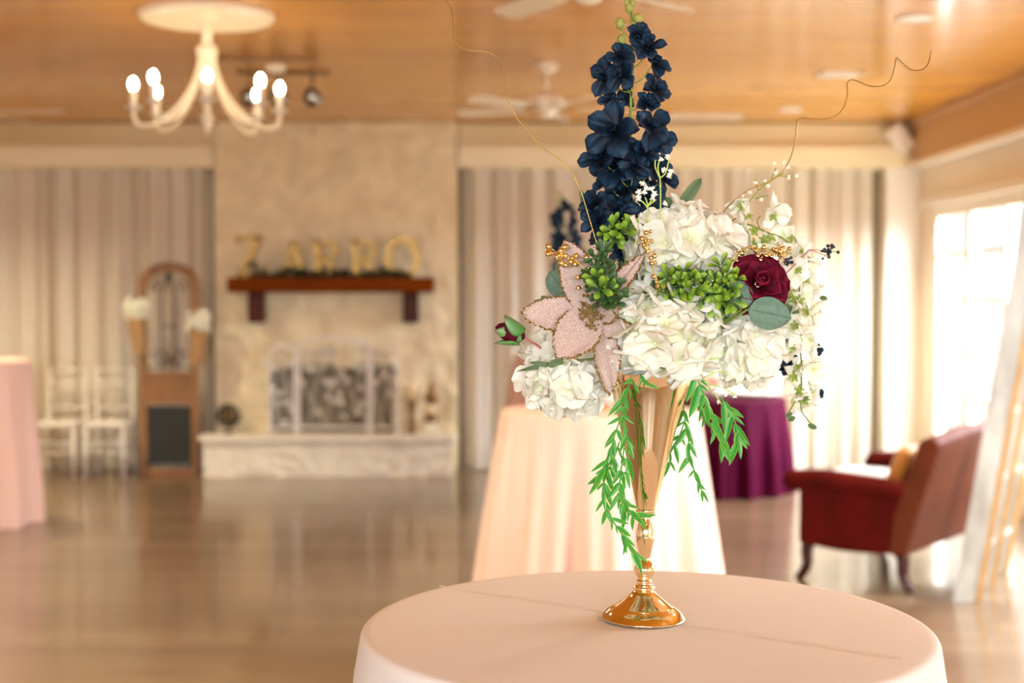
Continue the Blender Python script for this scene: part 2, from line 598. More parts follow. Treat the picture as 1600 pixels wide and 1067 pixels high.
# outdoors seen through the panes
mb = MB(); mb.box((XR + 0.1, -6, -0.25), (20, 22, -0.15)); o = mb.build('patio_ground', M['pave'], smooth=False); o['kind'] = 'structure'
rnd = random.Random(5)
for i, (x, y, s_) in enumerate([(8.4, 16.4, 0.55), (10.6, 19.2, 0.7)]):
    mb = MB()
    def fn(a, b, x=x, y=y, s_=s_):
        th = a * 2 * PI; ph = b * PI
        d = Vector((math.sin(ph) * math.cos(th), math.sin(ph) * math.sin(th), math.cos(ph)))
        r = s_ * (1 + 0.22 * noise.noise(d * 3 + Vector((x, y, 0))) + 0.1 * noise.noise(d * 9))
        return Vector((x, y, 0.45)) + Vector((d.x * r, d.y * r, d.z * r * 1.1))
    mb.grid(fn, 28, 16, close_u=True)
    o = mb.build('shrub', M['hedge'])
    tag(o, ['round green shrub outside the right windows, nearer one', 'round green shrub outside the right windows, farther one'][i], 'shrub')

# ------------------------------------------------------------------ curtains: each hanging panel is a thing
def curtain(x0, x1, label, group, seed, z1=2.60, y=12.2):
    mb = MB()
    rr = random.Random(seed)
    x0 += 0.025; x1 -= 0.02
    n = max(24, int((x1 - x0) / 0.008))
    ph = rr.random() * 9
    fold = rr.uniform(0.20, 0.25)
    def fn(a, b):
        x = x0 + (x1 - x0) * a
        u = x / fold * 2 * PI + ph + 1.9 * noise.noise(Vector((x * 4, seed, 0)))
        z = 0.012 + (z1 - 0.012) * b
        amp = 0.078 * (0.75 + 0.5 * noise.noise(Vector((x * 3, seed + 4, b * 0.7)))) * (1.0 - 0.25 * b)
        return Vector((x + 0.02 * math.cos(u), y + amp * (math.sin(u) + 0.35 * math.sin(2.3 * u + seed)), z))
    mb.sheet = True
    mb.grid(fn, n, 10)
    o = mb.build('curtain_panel', M['curtain'], loc=((x0 + x1) / 2, y, 0))
    tag(o, label, 'curtain', group)
    return o
ledge = [(-6.1, -5.3), (-5.3, -4.55), (-4.55, -3.88), (-3.88, -3.2), (-3.2, -2.56)]
lname = ['pale drape panel at the far left end of the back wall', 'pale drape panel cut off by the left edge of the photo',
         'pale drape panel behind the pink-clothed table at left', 'pale drape panel behind the white chairs',
         'pale drape panel behind the arched wooden frame']
for i, (a, b) in enumerate(ledge[1:]):
    curtain(a, b, lname[i + 1], 'drapes left of the fireplace', i + 1)
redge = [(-0.37, 0.35), (0.35, 1.05), (1.05, 1.75), (1.75, 2.45), (2.45, 3.17)]
rname = ['white drape panel beside the right edge of the fireplace', 'white drape panel behind the dark blue flower spike',
         'white drape panel behind the white hydrangeas', 'white drape panel behind the hanging white blossom',
         'white drape panel behind the red settee, last before the corner']
for i, (a, b) in enumerate(redge):
    curtain(a, b, rname[i], 'drapes right of the fireplace', i + 11)

# ------------------------------------------------------------------ fireplace
FX0, FX1, FY = -2.46, -0.41, 12.05
OX0, OX1, OZ = -1.985, -0.955, 0.89
fp = thing('fireplace', 'painted white stone chimney breast with raised hearth and open firebox', 'fireplace', ((FX0 + FX1) / 2, FY, 0))
def off(o, root):
    o.location = Vector(o.location) - Vector(root.location)
    return o
mb = MB()
NX, NZ = 82, 110
idx = {}
for i in range(NX + 1):
    for j in range(NZ + 1):
        x = FX0 + (FX1 - FX0) * i / NX
        z = 0.0 + (ZC - 0.005) * j / NZ
        p = Vector((x, 0, z))
        d = 0.02 * noise.noise(p * 4) + 0.012 * noise.noise(p * 11)
        d += 0.02 * max(0, noise.cell(Vector((x * 4 + 3, 0, z * 7))) - 0.3)
        idx[i, j] = len(mb.v)
        mb.v.append(Vector((x, FY - max(-0.02, d), z)))
        mb.t.append((0, 0))
for i in range(NX):
    for j in range(NZ):
        x = FX0 + (FX1 - FX0) * (i + .5) / NX
        z = ZC * (j + .5) / NZ
        if OX0 < x < OX1 and z < OZ:
            continue
        mb.f.append((idx[i, j], idx[i + 1, j], idx[i + 1, j + 1], idx[i, j + 1]))
mb.box((FX0, FY + 0.0, 0), (FX0 + 0.02, 12.4, ZC - 0.005)); mb.box((FX1 - 0.02, FY, 0), (FX1, 12.4, ZC - 0.005))
mb.sheet = True
off(mb.build('chimney_breast', M['stone'], fp, smooth=False), fp)
mb = MB()
mb.box((OX0, 12.33, 0.345), (OX1, 12.38, OZ)); mb.box((OX0 - 0.04, FY, 0.345), (OX0, 12.38, OZ)); mb.box((OX1, FY, 0.345), (OX1 + 0.04, 12.38, OZ))
mb.box((OX0, FY, OZ), (OX1, 12.38, OZ + 0.04)); mb.box((OX0, FY, 0.30), (OX1, 12.38, 0.352))
off(mb.build('firebox', M['firebox'], fp, smooth=False), fp)
mb = MB()
hx0, hx1, hy = -2.52, -0.445, 11.80
n_ = 60
def hf(a, b):
    x = hx0 + (hx1 - hx0) * a; z = 0.29 * b
    return Vector((x, hy + 0.012 - 0.02 * abs(noise.noise(Vector((x * 5, 3, z * 8)))) - 0.008 * noise.noise(Vector((x * 17, 3, z * 17))), z))
mb.grid(hf, 60, 12)
mb.box((hx0 + 0.005, hy + 0.02, 0), (hx1 - 0.005, FY, 0.29))
off(mb.build('hearth', M['hearth'], fp, smooth=False), fp)
mb = MB(); mb.box((hx0 - 0.03, hy - 0.03, 0.29), (hx1 + 0.03, FY + 0.02, 0.345))
off(mb.build('hearth_slab', M['hearth'], fp, smooth=False, bevel=0.01), fp)

mz0, mz1 = 1.53, 1.655
mn = thing('mantel_shelf', 'reddish brown wooden mantel shelf on two corbels above the fireplace', 'mantel', (-1.46, FY, mz0))
mb = MB(); mb.box((-2.31, 11.80, mz0), (-0.60, FY - 0.025, mz1)); off(mb.build('shelf_beam', M['mantel'], mn, smooth=False, bevel=0.012), mn)
for x in (-2.15, -0.86):
    mb = MB()
    mb.box((x - 0.002, 11.86, 1.275), (x + 0.128, FY - 0.025, mz0 - 0.0))
    off(mb.build('corbel', M['mantel_dark'], mn, smooth=False, bevel=0.02), mn)

# letters standing on the mantel
def letter(ch, pxl, pxr, pyt, label, group=None, Y=11.90):
    pb = P(pxl, 430, Y); xl = pb.x; xr = P(pxr, 430, Y).x
    zb = mz1; zt = P(pxl, pyt, Y).z
    h = zt - zb; wd = xr - xl
    t = 0.035; dp = 0.05
    mb = MB()
    def q(u, v): return Vector((xl + u * wd, Y, zb + v * h))
    S = []
    e = t / 2 / h
    if ch == 'Z':
        S = [((0.06, 1 - e), (1, 1 - e), 1), ((0.90, 0.97), (0.12, 0.03), 1.5), ((0, e), (1, e), 1), ((0.06, 1), (0.06, .82), .7), ((1, 0), (1, .2), .7)]
    elif ch == 'A':
        S = [((0.5, 0.99), (0.12, e), 0.75), ((0.5, 0.99), (0.88, e), 1.4), ((0.28, 0.36), (0.72, 0.36), .7), ((0, e), (.28, e), .7), ((.7, e), (1, e), .7)]
    elif ch == 'R':
        S = [((0.22, 0), (0.22, 1), 1.4), ((0, 1 - e), (0.62, 1 - e), .8), ((0, e), (0.42, e), .7), ((0.22, 0.5), (0.66, 0.5), .8), ((0.55, 0.5), (0.92, e), 1.4), ((0.75, e), (1, e), .7)]
    for a, b, k in S:
        mb.bar(q(*a), q(*b), t * k, dp, up=(0, 1, 0))
    if ch == 'R':
        arc = [q(0.6 + 0.32 * math.sin(k * PI / 8), 0.735 + 0.235 * math.cos(k * PI / 8)) for k in range(9)]
        for a, b in zip(arc, arc[1:]):
            mb.bar(a, b, t * 1.1, dp, up=(0, 1, 0))
    if ch == 'O':
        arc = [q(0.5 + 0.44 * math.sin(k * PI / 12), 0.5 + 0.47 * math.cos(k * PI / 12)) for k in range(25)]
        for a, b in zip(arc, arc[1:]):
            mb.bar(a, b, t * 1.3, dp, up=(0, 1, 0))
    o = mb.build('mantel_letter', M['letter'], smooth=False, loc=(xl + wd / 2, Y, zb))
    return tag(o, label, 'letter', group)
letter('Z', 369, 410, 368, 'gold letter Z standing at the left end of the mantel', 'gold letters on the mantel')
letter('A', 438, 478, 376, 'gold letter A standing on the mantel', 'gold letters on the mantel')
letter('R', 488, 527, 375, 'gold letter R on the mantel, next after the A', 'gold letters on the mantel')
letter('R', 548, 588, 375, 'gold letter R on the mantel, just before the round O', 'gold letters on the mantel')
letter('O', 603, 655, 372, 'round gold letter O at the right end of the mantel', 'gold letters on the mantel')
# garland in front of the letters
mb = MB()
rnd = random.Random(8)
for k in range(260):
    x = rnd.uniform(-2.13, -0.80)
    hmax = 0.14 if x < -1.8 else 0.08
    p = Vector((x, rnd.uniform(11.815, 11.865), mz1 + rnd.uniform(0.004, hmax) * (0.6 + 0.4 * math.sin(x * 17))))
    d = Vector((rnd.uniform(-1, 1), rnd.uniform(-0.5, 0.1), rnd.uniform(-0.2, 0.7))).normalized()
    mb.petal(Matrix.Translation(p) @ face(d.orthogonal(), rnd.random() * 6), 0.065, 0.026, shape='lance', nu=4, nv=2)
mb.tube([(-2.15, 11.84, mz1 + 0.012), (-1.7, 11.84, mz1 + 0.014), (-1.2, 11.84, mz1 + 0.012), (-0.8, 11.84, mz1 + 0.012)], 0.010, 6)
mb.sheet = True
tag(mb.build('greenery_garland', M['garland'], loc=(-1.46, 11.84, mz1)), 'dark green leafy garland lying along the mantel before the letters', 'garland')

# fire screen
fs = thing('fireplace_screen', 'three-panel white metal fire screen with a branching leaf pattern', 'fire screen', (-1.46, 11.95, 0.345))
def screen_panel(xa, xb, ya, yb, zt, seed):
    z0 = 0.35
    mb = MB()
    a = Vector((xa, ya, z0)); b = Vector((xb, yb, z0)); U = Vector((0, 0, 1))
    H = zt - z0
    for s_, e_ in ((a, a + U * H), (b, b + U * H)):
        mb.bar(s_ + U * 0.0, e_, 0.022, 0.022)
    mb.bar(a + U * 0.05, b + U * 0.05, 0.02, 0.02)
    top = [a.lerp(b, k / 10) + U * (H + 0.05 * math.sin(PI * k / 10)) for k in range(11)]
    for p, q in zip(top, top[1:]):
        mb.bar(p, q, 0.02, 0.022)
    off(mb.build('screen_frame', M['ghost'], fs, smooth=False), fs)
    mb = MB()
    rr = random.Random(seed)
    nleaf = int(abs((b - a).length) / 0.5 * 30)
    for k in range(nleaf):
        u = rr.uniform(0.06, 0.94); v = rr.uniform(0.12, 0.98)
        p = a.lerp(b, u) + U * (H * v)
        ang = rr.uniform(0, 2 * PI)
        dirx = (b - a).normalized()
        yv = dirx * math.cos(ang) + U * math.sin(ang)
        zv = dirx.cross(U).normalized()
        xv = yv.cross(zv)
        Mx = Matrix.Translation(p) @ Matrix((xv, yv, zv)).transposed().to_4x4()
        mb.petal(Mx, 0.075, 0.042, shape='oval', cup=0.1, curl=0.1, nu=4, nv=3)
    for k in range(5):
        u = (k + 0.5) / 5
        pts = [a.lerp(b, min(0.98, max(0.02, u + 0.10 * math.sin(v * 7 + k * 2)))) + U * (0.05 + (H - 0.06) * v) for v in [i / 8 for i in range(9)]]
        mb.tube(pts, 0.005, 5)
    mb.sheet = True
    off(mb.build('leaf_scroll', M['scroll'], fs), fs)
xs = [P(p, 600, 11.95).x for p in (424, 461, 577, 622)]
screen_panel(xs[0], xs[1], 11.86, 11.94, 1.04, 1)
screen_panel(xs[1] + .03, xs[2] - .01, 11.95, 11.95, 1.10, 2)
screen_panel(xs[2] + .02, xs[3], 11.94, 11.86, 1.04, 3)

# things on the hearth
hz = 0.346
p = P(357, 655, 11.93)
t = thing('openwork_sphere', 'open metal lattice sphere on a short foot at the left of the hearth', 'ornament', (p.x, 11.93, hz))
mb = MB(); mb.lathe([(0.05, 0), (0.05, 0.008), (0.015, 0.02), (0.012, 0.05), (0.02, 0.06)], 20); mb.build('foot', M['chrome'], t)
mb = MB()
for k in range(6):
    rot = Matrix.Rotation(k * PI / 6, 4, 'Z') @ Matrix.Rotation(R(90), 4, 'X')
    pts = [Vector((0, 0, 0.15)) + (rot @ Vector((0.095 * math.cos(a * PI / 12), 0.095 * math.sin(a * PI / 12), 0))) for a in range(25)]
    mb.tube(pts, 0.006, 6)
for zc in (-0.05, 0, 0.05):
    rr_ = math.sqrt(0.095 ** 2 - zc * zc)
    mb.tube([Vector((rr_ * math.cos(a * PI / 12), rr_ * math.sin(a * PI / 12), 0.15 + zc)) for a in range(25)], 0.006, 6)
mb.build('lattice', M['darkmetal'], t)
mb = MB(); mb.ball((0, 0, 0.15), 0.045, 16); mb.build('inner_ball', M['brass'], t)

p = P(643, 672, 11.93)
t = thing('candle_holder', 'turned wooden candle holder with a cream pillar candle, right of the screen', 'candle holder', (p.x, 11.93, hz))
mb = MB(); mb.lathe([(0.045, 0), (0.045, 0.02), (0.028, 0.035), (0.022, 0.07), (0.032, 0.10), (0.022, 0.13), (0.022, 0.19), (0.034, 0.21), (0.024, 0.23), (0.038, 0.26), (0.038, 0.275)], 24)
mb.build('holder_stem', M['candlewood'], t)
mb = MB(); mb.lathe([(0.030, 0.275), (0.030, 0.42), (0.026, 0.425), (0, 0.42)], 24); mb.build('candle', M['candle'], t)
p = P(674, 672, 11.93)
t = thing('brass_lantern', 'brass lantern with a pointed top on a white stand at the right of the hearth', 'lantern', (p.x, 11.93, hz))
mb = MB()
for a in range(3):
    an = a * 2 * PI / 3
    mb.tube([(0.06 * math.cos(an), 0.06 * math.sin(an), 0), (0.03 * math.cos(an), 0.03 * math.sin(an), 0.09)], 0.006, 6)
mb.lathe([(0.05, 0.085), (0.05, 0.10)], 20); mb.build('stand', M['white'], t)
mb = MB(); mb.lathe([(0.06, 0.10), (0.06, 0.13), (0.035, 0.16), (0.02, 0.17)], 20)
mb.lathe([(0.02, 0.24), (0.045, 0.27), (0.06, 0.31), (0.03, 0.36), (0.03, 0.38), (0.012, 0.42), (0, 0.45)], 20)
mb.build('lantern_body', M['bronze'], t)
mb = MB(); mb.lathe([(0.03, 0.165), (0.033, 0.20), (0.03, 0.245)], 20); mb.build('candle', M['candle'], t)

# ------------------------------------------------------------------ arched frame with chalkboard
ax0, ax1 = P(218, 600, 11.85).x, P(311, 600, 11.85).x
ay = 11.85
t = thing('arched_easel', 'arched wooden frame with iron scrollwork, side pockets and a chalkboard base', 'easel', ((ax0 + ax1) / 2, ay, 0))
W2 = (ax1 - ax0) / 2
mb = MB()
arch = []
for k in range(7):
    a = PI - k * PI / 6
    arch.append(Vector((W2 * 0.86 * math.cos(a), 0, 1.60 + 0.15 * math.sin(a))))
for a, b in zip(arch, arch[1:]):
    mb.bar(a, b, 0.05, 0.075, up=(0, 0, 1) if abs(b.x - a.x) > 0.03 else (1, 0, 0))
for s_ in (-1, 1):
    mb.box((s_ * W2 * 0.86 - 0.03, -0.025, 0.0), (s_ * W2 * 0.86 + 0.03, 0.025, 1.61))
mb.box((-W2, -0.03, 0), (W2, 0.03, 0.06))
mb.box((-W2 * .9, -0.03, 0.82), (W2 * .9, 0.03, 0.87))
mb.build('arched_frame', M['wood'], t, smooth=False, bevel=0.008)
mb = MB(); mb.box((-W2 * .85, -0.02, 0.60), (W2 * .85, 0.015, 0.82)); mb.build('wood_panel', M['wood'], t, smooth=False)
mb = MB(); mb.box((-W2 * .72, -0.022, 0.10), (W2 * .72, 0.012, 0.585)); mb.build('chalkboard', M['chalk'], t, smooth=False)
mb = MB()
for x in (-0.055, 0.055):
    mb.tube([(x, 0, 0.90), (x * 1.1, 0, 1.2), (x, 0, 1.52), (0, 0, 1.66)], 0.010, 6)
for s_ in (-1, 1):
    for zc in (1.0, 1.58):
        pts = [(s_ * (0.055 + 0.05 - 0.05 * math.cos(a / 3) * (1 - a / 26)), 0, zc + 0.06 * math.sin(a / 3) * (1 - a / 26)) for a in range(20)]
        mb.tube(pts, 0.009, 6)
mb.tube([(-0.2, 0, 0.90), (0, 0, 0.93), (0.2, 0, 0.90)], 0.010, 6)
mb.ball((0, 0, 0.98), 0.035, 10); mb.ball((0, 0, 1.66), 0.04, 10)
mb.tube([(-0.06, 0, 1.25), (0.06, 0, 1.25)], 0.01, 6)
mb.build('iron_scrollwork', M['iron'], t)
for s_, dz in ((-1, 0.0), (1, -0.10)):
    bk = MB()
    def fn(a, b, s_=s_, dz=dz):
        an = a * 2 * PI
        rx = 0.05 + 0.028 * b
        z = 1.02 + dz + 0.30 * b
        return Vector((s_ * (W2 * 1.0) + rx * math.cos(an) + s_ * 0.03 * (b - .5), -0.04 + (0.035 + 0.02 * b) * math.sin(an), z))
    bk.grid(fn, 24, 6, close_u=True)
    pk = bk.build('wicker_pocket', M['wicker'], t)
    fl = MB()
    rr = random.Random(7 + s_)
    for k in range(80):
        c = Vector((s_ * W2 * 1.05 + rr.uniform(-.07, .07), -0.05 + rr.uniform(-.03, .03), 1.39 + dz + rr.uniform(-.055, .055)))
        n = (c - Vector((s_ * W2, 0, 1.36 + dz))).normalized() + Vector((0, -0.5, 0))
        fl.petal(Matrix.Translation(c) @ face(n, rr.random() * 6), 0.055, 0.05, cup=0.2, curl=0.2, seed=k, nu=4, nv=4)
    fl.sheet = True
    fl.build('white_blooms', M['white_petal'], t)

# ------------------------------------------------------------------ white chairs by the left drapes
def white_chair(x, label):
    t = thing('white_chair', label, 'chair', (x, 11.75, 0), 0, 'white chairs by the drapes')
    w2 = 0.165
    mb = MB(); mb.box((-w2, -0.19, 0.43), (w2, 0.19, 0.465)); mb.build('seat', M['ghost'], t, smooth=False, bevel=0.01)
    for sx in (-1, 1):
        for sy in (-1, 1):
            mb = MB()
            x_ = sx * (w2 - 0.012)
            if sy > 0:
                mb.tube([(x_ * 1.03, 0.20, 0), (x_, 0.17, 0.44), (x_ * 0.97, 0.20, 0.90)], 0.013, 8)
            else:
                mb.tube([(x_ * 1.03, -0.19, 0), (x_, -0.17, 0.44)], 0.013, 8)
            mb.build('leg', M['ghost'], t)
    mb = MB()
    for z in (0.88, 0.78, 0.56):
        mb.tube([(-w2 * .95, 0.195, z), (0, 0.21, z), (w2 * .95, 0.195, z)], 0.012, 8)
    for k in range(4):
        xx = -w2 * 0.6 + k * w2 * 0.4
        mb.tube([(xx, 0.20, 0.56), (xx, 0.205, 0.78)], 0.008, 6)
    mb.build('backrest', M['ghost'], t)
    for i, z in enumerate((0.22, 0.30)):
        mb = MB()
        mb.tube([(-w2, -0.18, z), (w2, -0.18, z)], 0.009, 6); mb.tube([(-w2, 0.18, z), (w2, 0.18, z)], 0.009, 6)
        mb.tube([(-w2, -0.18, z), (-w2, 0.18, z)], 0.009, 6); mb.tube([(w2, -0.18, z), (w2, 0.18, z)], 0.009, 6)
        mb.build('stretcher', M['ghost'], t)
white_chair(P(96, 700, 11.75).x, 'white slender chair next to the pink-clothed table, before the drapes')
white_chair(P(172, 700, 11.75).x, 'white slender chair next to the arched wooden frame')

# ------------------------------------------------------------------ chandelier
cc = P(323, 25, 7.4)
ch = thing('chandelier', 'off-white eight-arm candle chandelier hanging from a round ceiling medallion', 'chandelier', (cc.x, 7.4, ZC))
mb = MB(); mb.lathe([(0, -0.05), (0.05, -0.05), (0.10, -0.03), (0.22, -0.028), (0.27, -0.045), (0.33, -0.04), (0.35, -0.018), (0.35, -0.001)], 56); mb.build('ceiling_medallion', M['offwhite'], ch)
mb = MB()
mb.lathe([(0.0, -0.17), (0.02, -0.17), (0.028, -0.15), (0.028, -0.05), (0.02, -0.045)][::-1], 16)
mb.lathe([(0.030, -0.16), (0.052, -0.175), (0.055, -0.20), (0.045, -0.23), (0.04, -0.28), (0.035, -0.32), (0.022, -0.42), (0.018, -0.50), (0.028, -0.55), (0.018, -0.59), (0.0, -0.62)], 24)
mb.build('column', M['offwhite'], ch)
RR = 0.37
for k in range(8):
    a = k * PI / 4 - R(78.1)
    u = Vector((math.cos(a), math.sin(a), 0))
    prof = [(0.035, -0.22), (0.050, -0.30), (0.085, -0.39), (0.15, -0.485), (0.235, -0.560), (0.31, -0.585), (0.355, -0.57), (0.37, -0.53), (0.37, -0.50)]
    mb = MB(); mb.tube([u * r + Vector((0, 0, z)) for r, z in smooth2(prof)] if False else smooth_path([u * r + Vector((0, 0, z)) for r, z in prof], 4), 0.0095, 8)
    arm = mb.build('arm', M['offwhite'], ch)
    c = u * RR
    mb = MB(); mb.lathe([(0.012, -0.505), (0.040, -0.498), (0.045, -0.488), (0.012, -0.492)], 18, loc=(c.x, c.y, 0)); mb.build('drip_pan', M['crystal'], arm)
    mb = MB(); mb.lathe([(0.015, -0.495), (0.015, -0.405), (0.008, -0.402)], 14, loc=(c.x, c.y, 0)); mb.build('candle_sleeve', M['offwhite'], arm)
    mb = MB(); mb.lathe([(0.008, -0.405), (0.017, -0.392), (0.0195, -0.375), (0.015, -0.355), (0.0, -0.340)], 14, loc=(c.x, c.y, 0)); mb.build('bulb', M['bulb'], arm)

# ------------------------------------------------------------------ ceiling fans
def fan(cx, cy, label, a0, dark=False):
    t = thing('ceiling_fan', label, 'ceiling fan', (cx, cy, ZC), 0)
    mb = MB(); mb.lathe([(0.07, 0), (0.07, -0.03), (0.03, -0.075), (0.014, -0.08)], 24); mb.build('canopy', M['offwhite'], t)
    mb = MB(); mb.lathe([(0.013, -0.07), (0.013, -0.20)], 12); mb.build('downrod', M['offwhite'], t)
    mb = MB(); mb.lathe([(0.03, -0.19), (0.10, -0.205), (0.125, -0.23), (0.125, -0.265), (0.09, -0.29), (0.055, -0.30), (0.055, -0.335), (0.03, -0.35), (0, -0.355)], 32); mb.build('motor_housing', M['offwhite'], t)
    for k in range(5):
        a = a0 + k * 2 * PI / 5
        Mx = Matrix.Rotation(a, 4, 'Z') @ Matrix.Translation((0, 0, -0.285)) @ Matrix.Rotation(R(11), 4, 'X')
        mb = MB(); mb.bar(Mx @ Vector((0.08, 0, 0)), Mx @ Vector((0.20, 0, 0)), 0.03, 0.008); br = mb.build('blade_bracket', M['brass'], t)
        mb = MB()
        outl = [(0.17, -0.045), (0.30, -0.058), (0.50, -0.065), (0.60, -0.062), (0.65, -0.035), (0.655, 0), (0.65, 0.035), (0.60, 0.062), (0.50, 0.065), (0.30, 0.058), (0.17, 0.045)]
        n = len(outl)
        vs = [Mx @ Vector((x, y, 0.004)) for x, y in outl] + [Mx @ Vector((x, y, -0.004)) for x, y in outl]
        mb.add(vs, [tuple(range(n)), tuple(range(2 * n - 1, n - 1, -1))] + [(i, n + i, n + (i + 1) % n, (i + 1) % n) for i in range(n)])
        mb.build('blade', M['offwhite'], t, smooth=False)
    return t
f1 = P(855, 100, 8.96)
fan(f1.x, 8.96, 'off-white ceiling fan left of the dark blue flower spike', R(8))
fan(0.31, 5.40, 'nearest off-white ceiling fan, mostly cut off by the top edge', R(48))
fan(-3.46, 9.1, 'off-white ceiling fan at far left with only one blade in view', R(0))

# recessed lights, unseen fill lights added for warmth, and vents
for px, py, Y, lab in ((1429, 30, 7.49, 'round recessed ceiling light near the top right corner'), (1235, 173, 11.2, 'round recessed ceiling light far back, above the right drapes')):
    p = P(px, py, Y)
    t = thing('recessed_light', lab, 'ceiling light', (p.x, Y, ZC), 0, 'recessed ceiling lights')
    mb = MB(); mb.lathe([(0.080, 0.0), (0.094, -0.004), (0.094, -0.010), (0.080, -0.012)], 32); mb.build('trim_ring', M['white'], t)
    mb = MB(); mb.lathe([(0.080, -0.002), (0.080, -0.009), (0, -0.009)], 32); mb.build('lens', M['lens'], t)
    l = bpy.data.lights.new('downlight', 'SPOT'); l.energy = 90; l.color = (1, 0.88, 0.60); l.spot_size = R(110); l.spot_blend = 0.8; l.shadow_soft_size = 0.06
    lo = bpy.data.objects.new('downlight', l); lo.location = (p.x, Y, ZC - 0.03); C.objects.link(lo)
for x, y, lab in ((-1.6, 4.4, 'added unseen fill light in the ceiling, left of the near fan'), (2.2, 4.2, 'added unseen fill light in the ceiling, right of the near fan'), (-4.2, 6.5, 'added unseen fill light in the ceiling above the left of the room'), (-4.0, 10.2, 'added unseen fill light in the ceiling before the left drapes')):  # unseen downlights added as warm fill for the room
    t = thing('recessed_light', lab, 'ceiling light', (x, y, ZC), 0, 'recessed ceiling lights')
    mb = MB(); mb.lathe([(0.080, 0.0), (0.094, -0.004), (0.094, -0.010), (0.080, -0.012)], 32); mb.build('trim_ring', M['white'], t)
    mb = MB(); mb.lathe([(0.080, -0.002), (0.080, -0.009), (0, -0.009)], 32); mb.build('lens', M['lens'], t)
    l = bpy.data.lights.new('downlight', 'SPOT'); l.energy = 170; l.color = (1, 0.89, 0.60); l.spot_size = R(140); l.spot_blend = 0.9; l.shadow_soft_size = 0.08
    lo = bpy.data.objects.new('downlight', l); lo.location = (x, y, ZC - 0.03); C.objects.link(lo)
for px, py, Y, wx, wy, lab in ((1310, 117, 9.42, 0.27, 0.20, 'small square ceiling vent, nearer one'), (1100, 185, 11.7, 0.64, 0.26, 'long white ceiling vent near the back wall')):
    p = P(px, py, Y)
    t = thing('ceiling_vent', lab, 'vent', (p.x, Y, ZC))
    mb = MB()
    mb.box((-wx / 2, -wy / 2, -0.012), (wx / 2, -wy / 2 + 0.02, 0)); mb.box((-wx / 2, wy / 2 - 0.02, -0.012), (wx / 2, wy / 2, 0))
    mb.box((-wx / 2, -wy / 2, -0.012), (-wx / 2 + 0.02, wy / 2, 0)); mb.box((wx / 2 - 0.02, -wy / 2, -0.012), (wx / 2, wy / 2, 0))
    mb.build('vent_frame', M['vent'], t, smooth=False)
    mb = MB()
    k = -wy / 2 + 0.03
    while k < wy / 2 - 0.02:
        mb.box((-wx / 2 + 0.02, k, -0.009), (wx / 2 - 0.02, k + 0.015, -0.002)); k += 0.022
    mb.build('slats', M['vent'], t, smooth=False)

# three-headed spotlight fixture
p0 = P(430, 104, 9.06)
t = thing('track_light', 'ceiling spotlight fixture with two bars and three dark lamp heads', 'track light', (p0.x, 9.06, ZC))
mb = MB(); mb.box((-0.30, -0.30, -0.02), (0.31, -0.26, 0)); mb.box((-0.30, 0.26, -0.02), (0.31, 0.30, 0)); mb.build('track_bar', M['candlewood'], t, smooth=False)
mb = MB(); mb.lathe([(0.07, 0), (0.07, -0.02), (0.05, -0.05), (0.0, -0.06)], 24); mb.build('canopy', M['offwhite'], t)
for dx in (-0.21, -0.02, 0.20):
    mb = MB()
    mb.tube([(dx, 0.26, -0.01), (dx, 0.26, -0.10)], 0.008, 6)
    Mx = Matrix.Translation((dx, 0.22, -0.17)) @ face((0.25, -0.9, -0.35))
    mb.lathe([(0.03, -0.08), (0.045, -0.06), (0.055, 0.0), (0.058, 0.06)], 20, Mx=Mx)
    hd = mb.build('lamp_head', M['darkmetal'], t)
    mb = MB(); mb.lathe([(0.052, 0.055), (0.045, 0.068), (0.0, 0.072)], 20, Mx=Mx); mb.build('lamp_face', M['chrome'], hd)

# corner speaker
t = thing('corner_speaker', 'white wall speaker on a bracket in the upper back right corner', 'speaker', (3.30, 12.0, 2.82))
mb = MB(); mb.box((-0.06, -0.08, -0.13), (0.08, 0.06, 0.12), Matrix.Rotation(R(-40), 4, 'Y')); mb.build('speaker_body', M['white'], t, smooth=False, bevel=0.02)
mb = MB(); mb.tube([(0, 0, 0), (0.12, 0.10, 0.03)], 0.015, 8); mb.build('bracket', M['darkmetal'], t)

# ================================================================== CLOTHED TABLES
def cloth_mesh(R0, H, flare, folds, amp, seed, nth=360, z0=0.004):
    mb = MB()
    rr = random.Random(seed)
    ph = [rr.random() * 6.28 for _ in range(4)]
    def rad(th):
        return (math.sin(folds * th + ph[0] + 0.9 * math.sin(3 * th + ph[1])) * 0.62 + 0.38 * math.sin((folds * 2 + 1) * th + ph[2] + math.sin(2 * th + ph[3])))
    prof = [(0.0, 0), (0.3, 0), (0.6, 0), (0.85, 0), (0.96, 0)]
    rings = []
    for k, _ in prof:
        rings.append(lambda th, k=k: Vector((k * R0 * math.cos(th), k * R0 * math.sin(th), H)))
    for k in range(1, 6):
        a = k / 5 * PI / 2
        e = 0.012
        rings.append(lambda th, a=a, e=e: Vector(((R0 - e + e * math.sin(a)) * math.cos(th), (R0 - e + e * math.sin(a)) * math.sin(th), H - e + e * math.cos(a))))
    ns = 26
    for k in range(1, ns + 1):
        v = k / ns
        def ring(th, v=v):
            g = min(1, v * 1.6) ** 0.8
            r = R0 + 0.002 + flare * v ** 0.9 + amp * g * (0.7 + 0.3 * v) * (rad(th) + 0.25 * min(1, v * 3))
            return Vector((r * math.cos(th), r * math.sin(th), H - 0.012 + (z0 - H + 0.012) * v))
        rings.append(ring)
    vs = []
    for r in rings:
        for k in range(nth):
            vs.append(r(2 * PI * k / nth))
    fs = []
    for i in range(len(rings) - 1):
        for k in range(nth):
            fs.append((i * nth + k, (i + 1) * nth + k, (i + 1) * nth + (k + 1) % nth, i * nth + (k + 1) % nth))
    mb.sheet = True
    mb.add(vs, fs)
    return mb
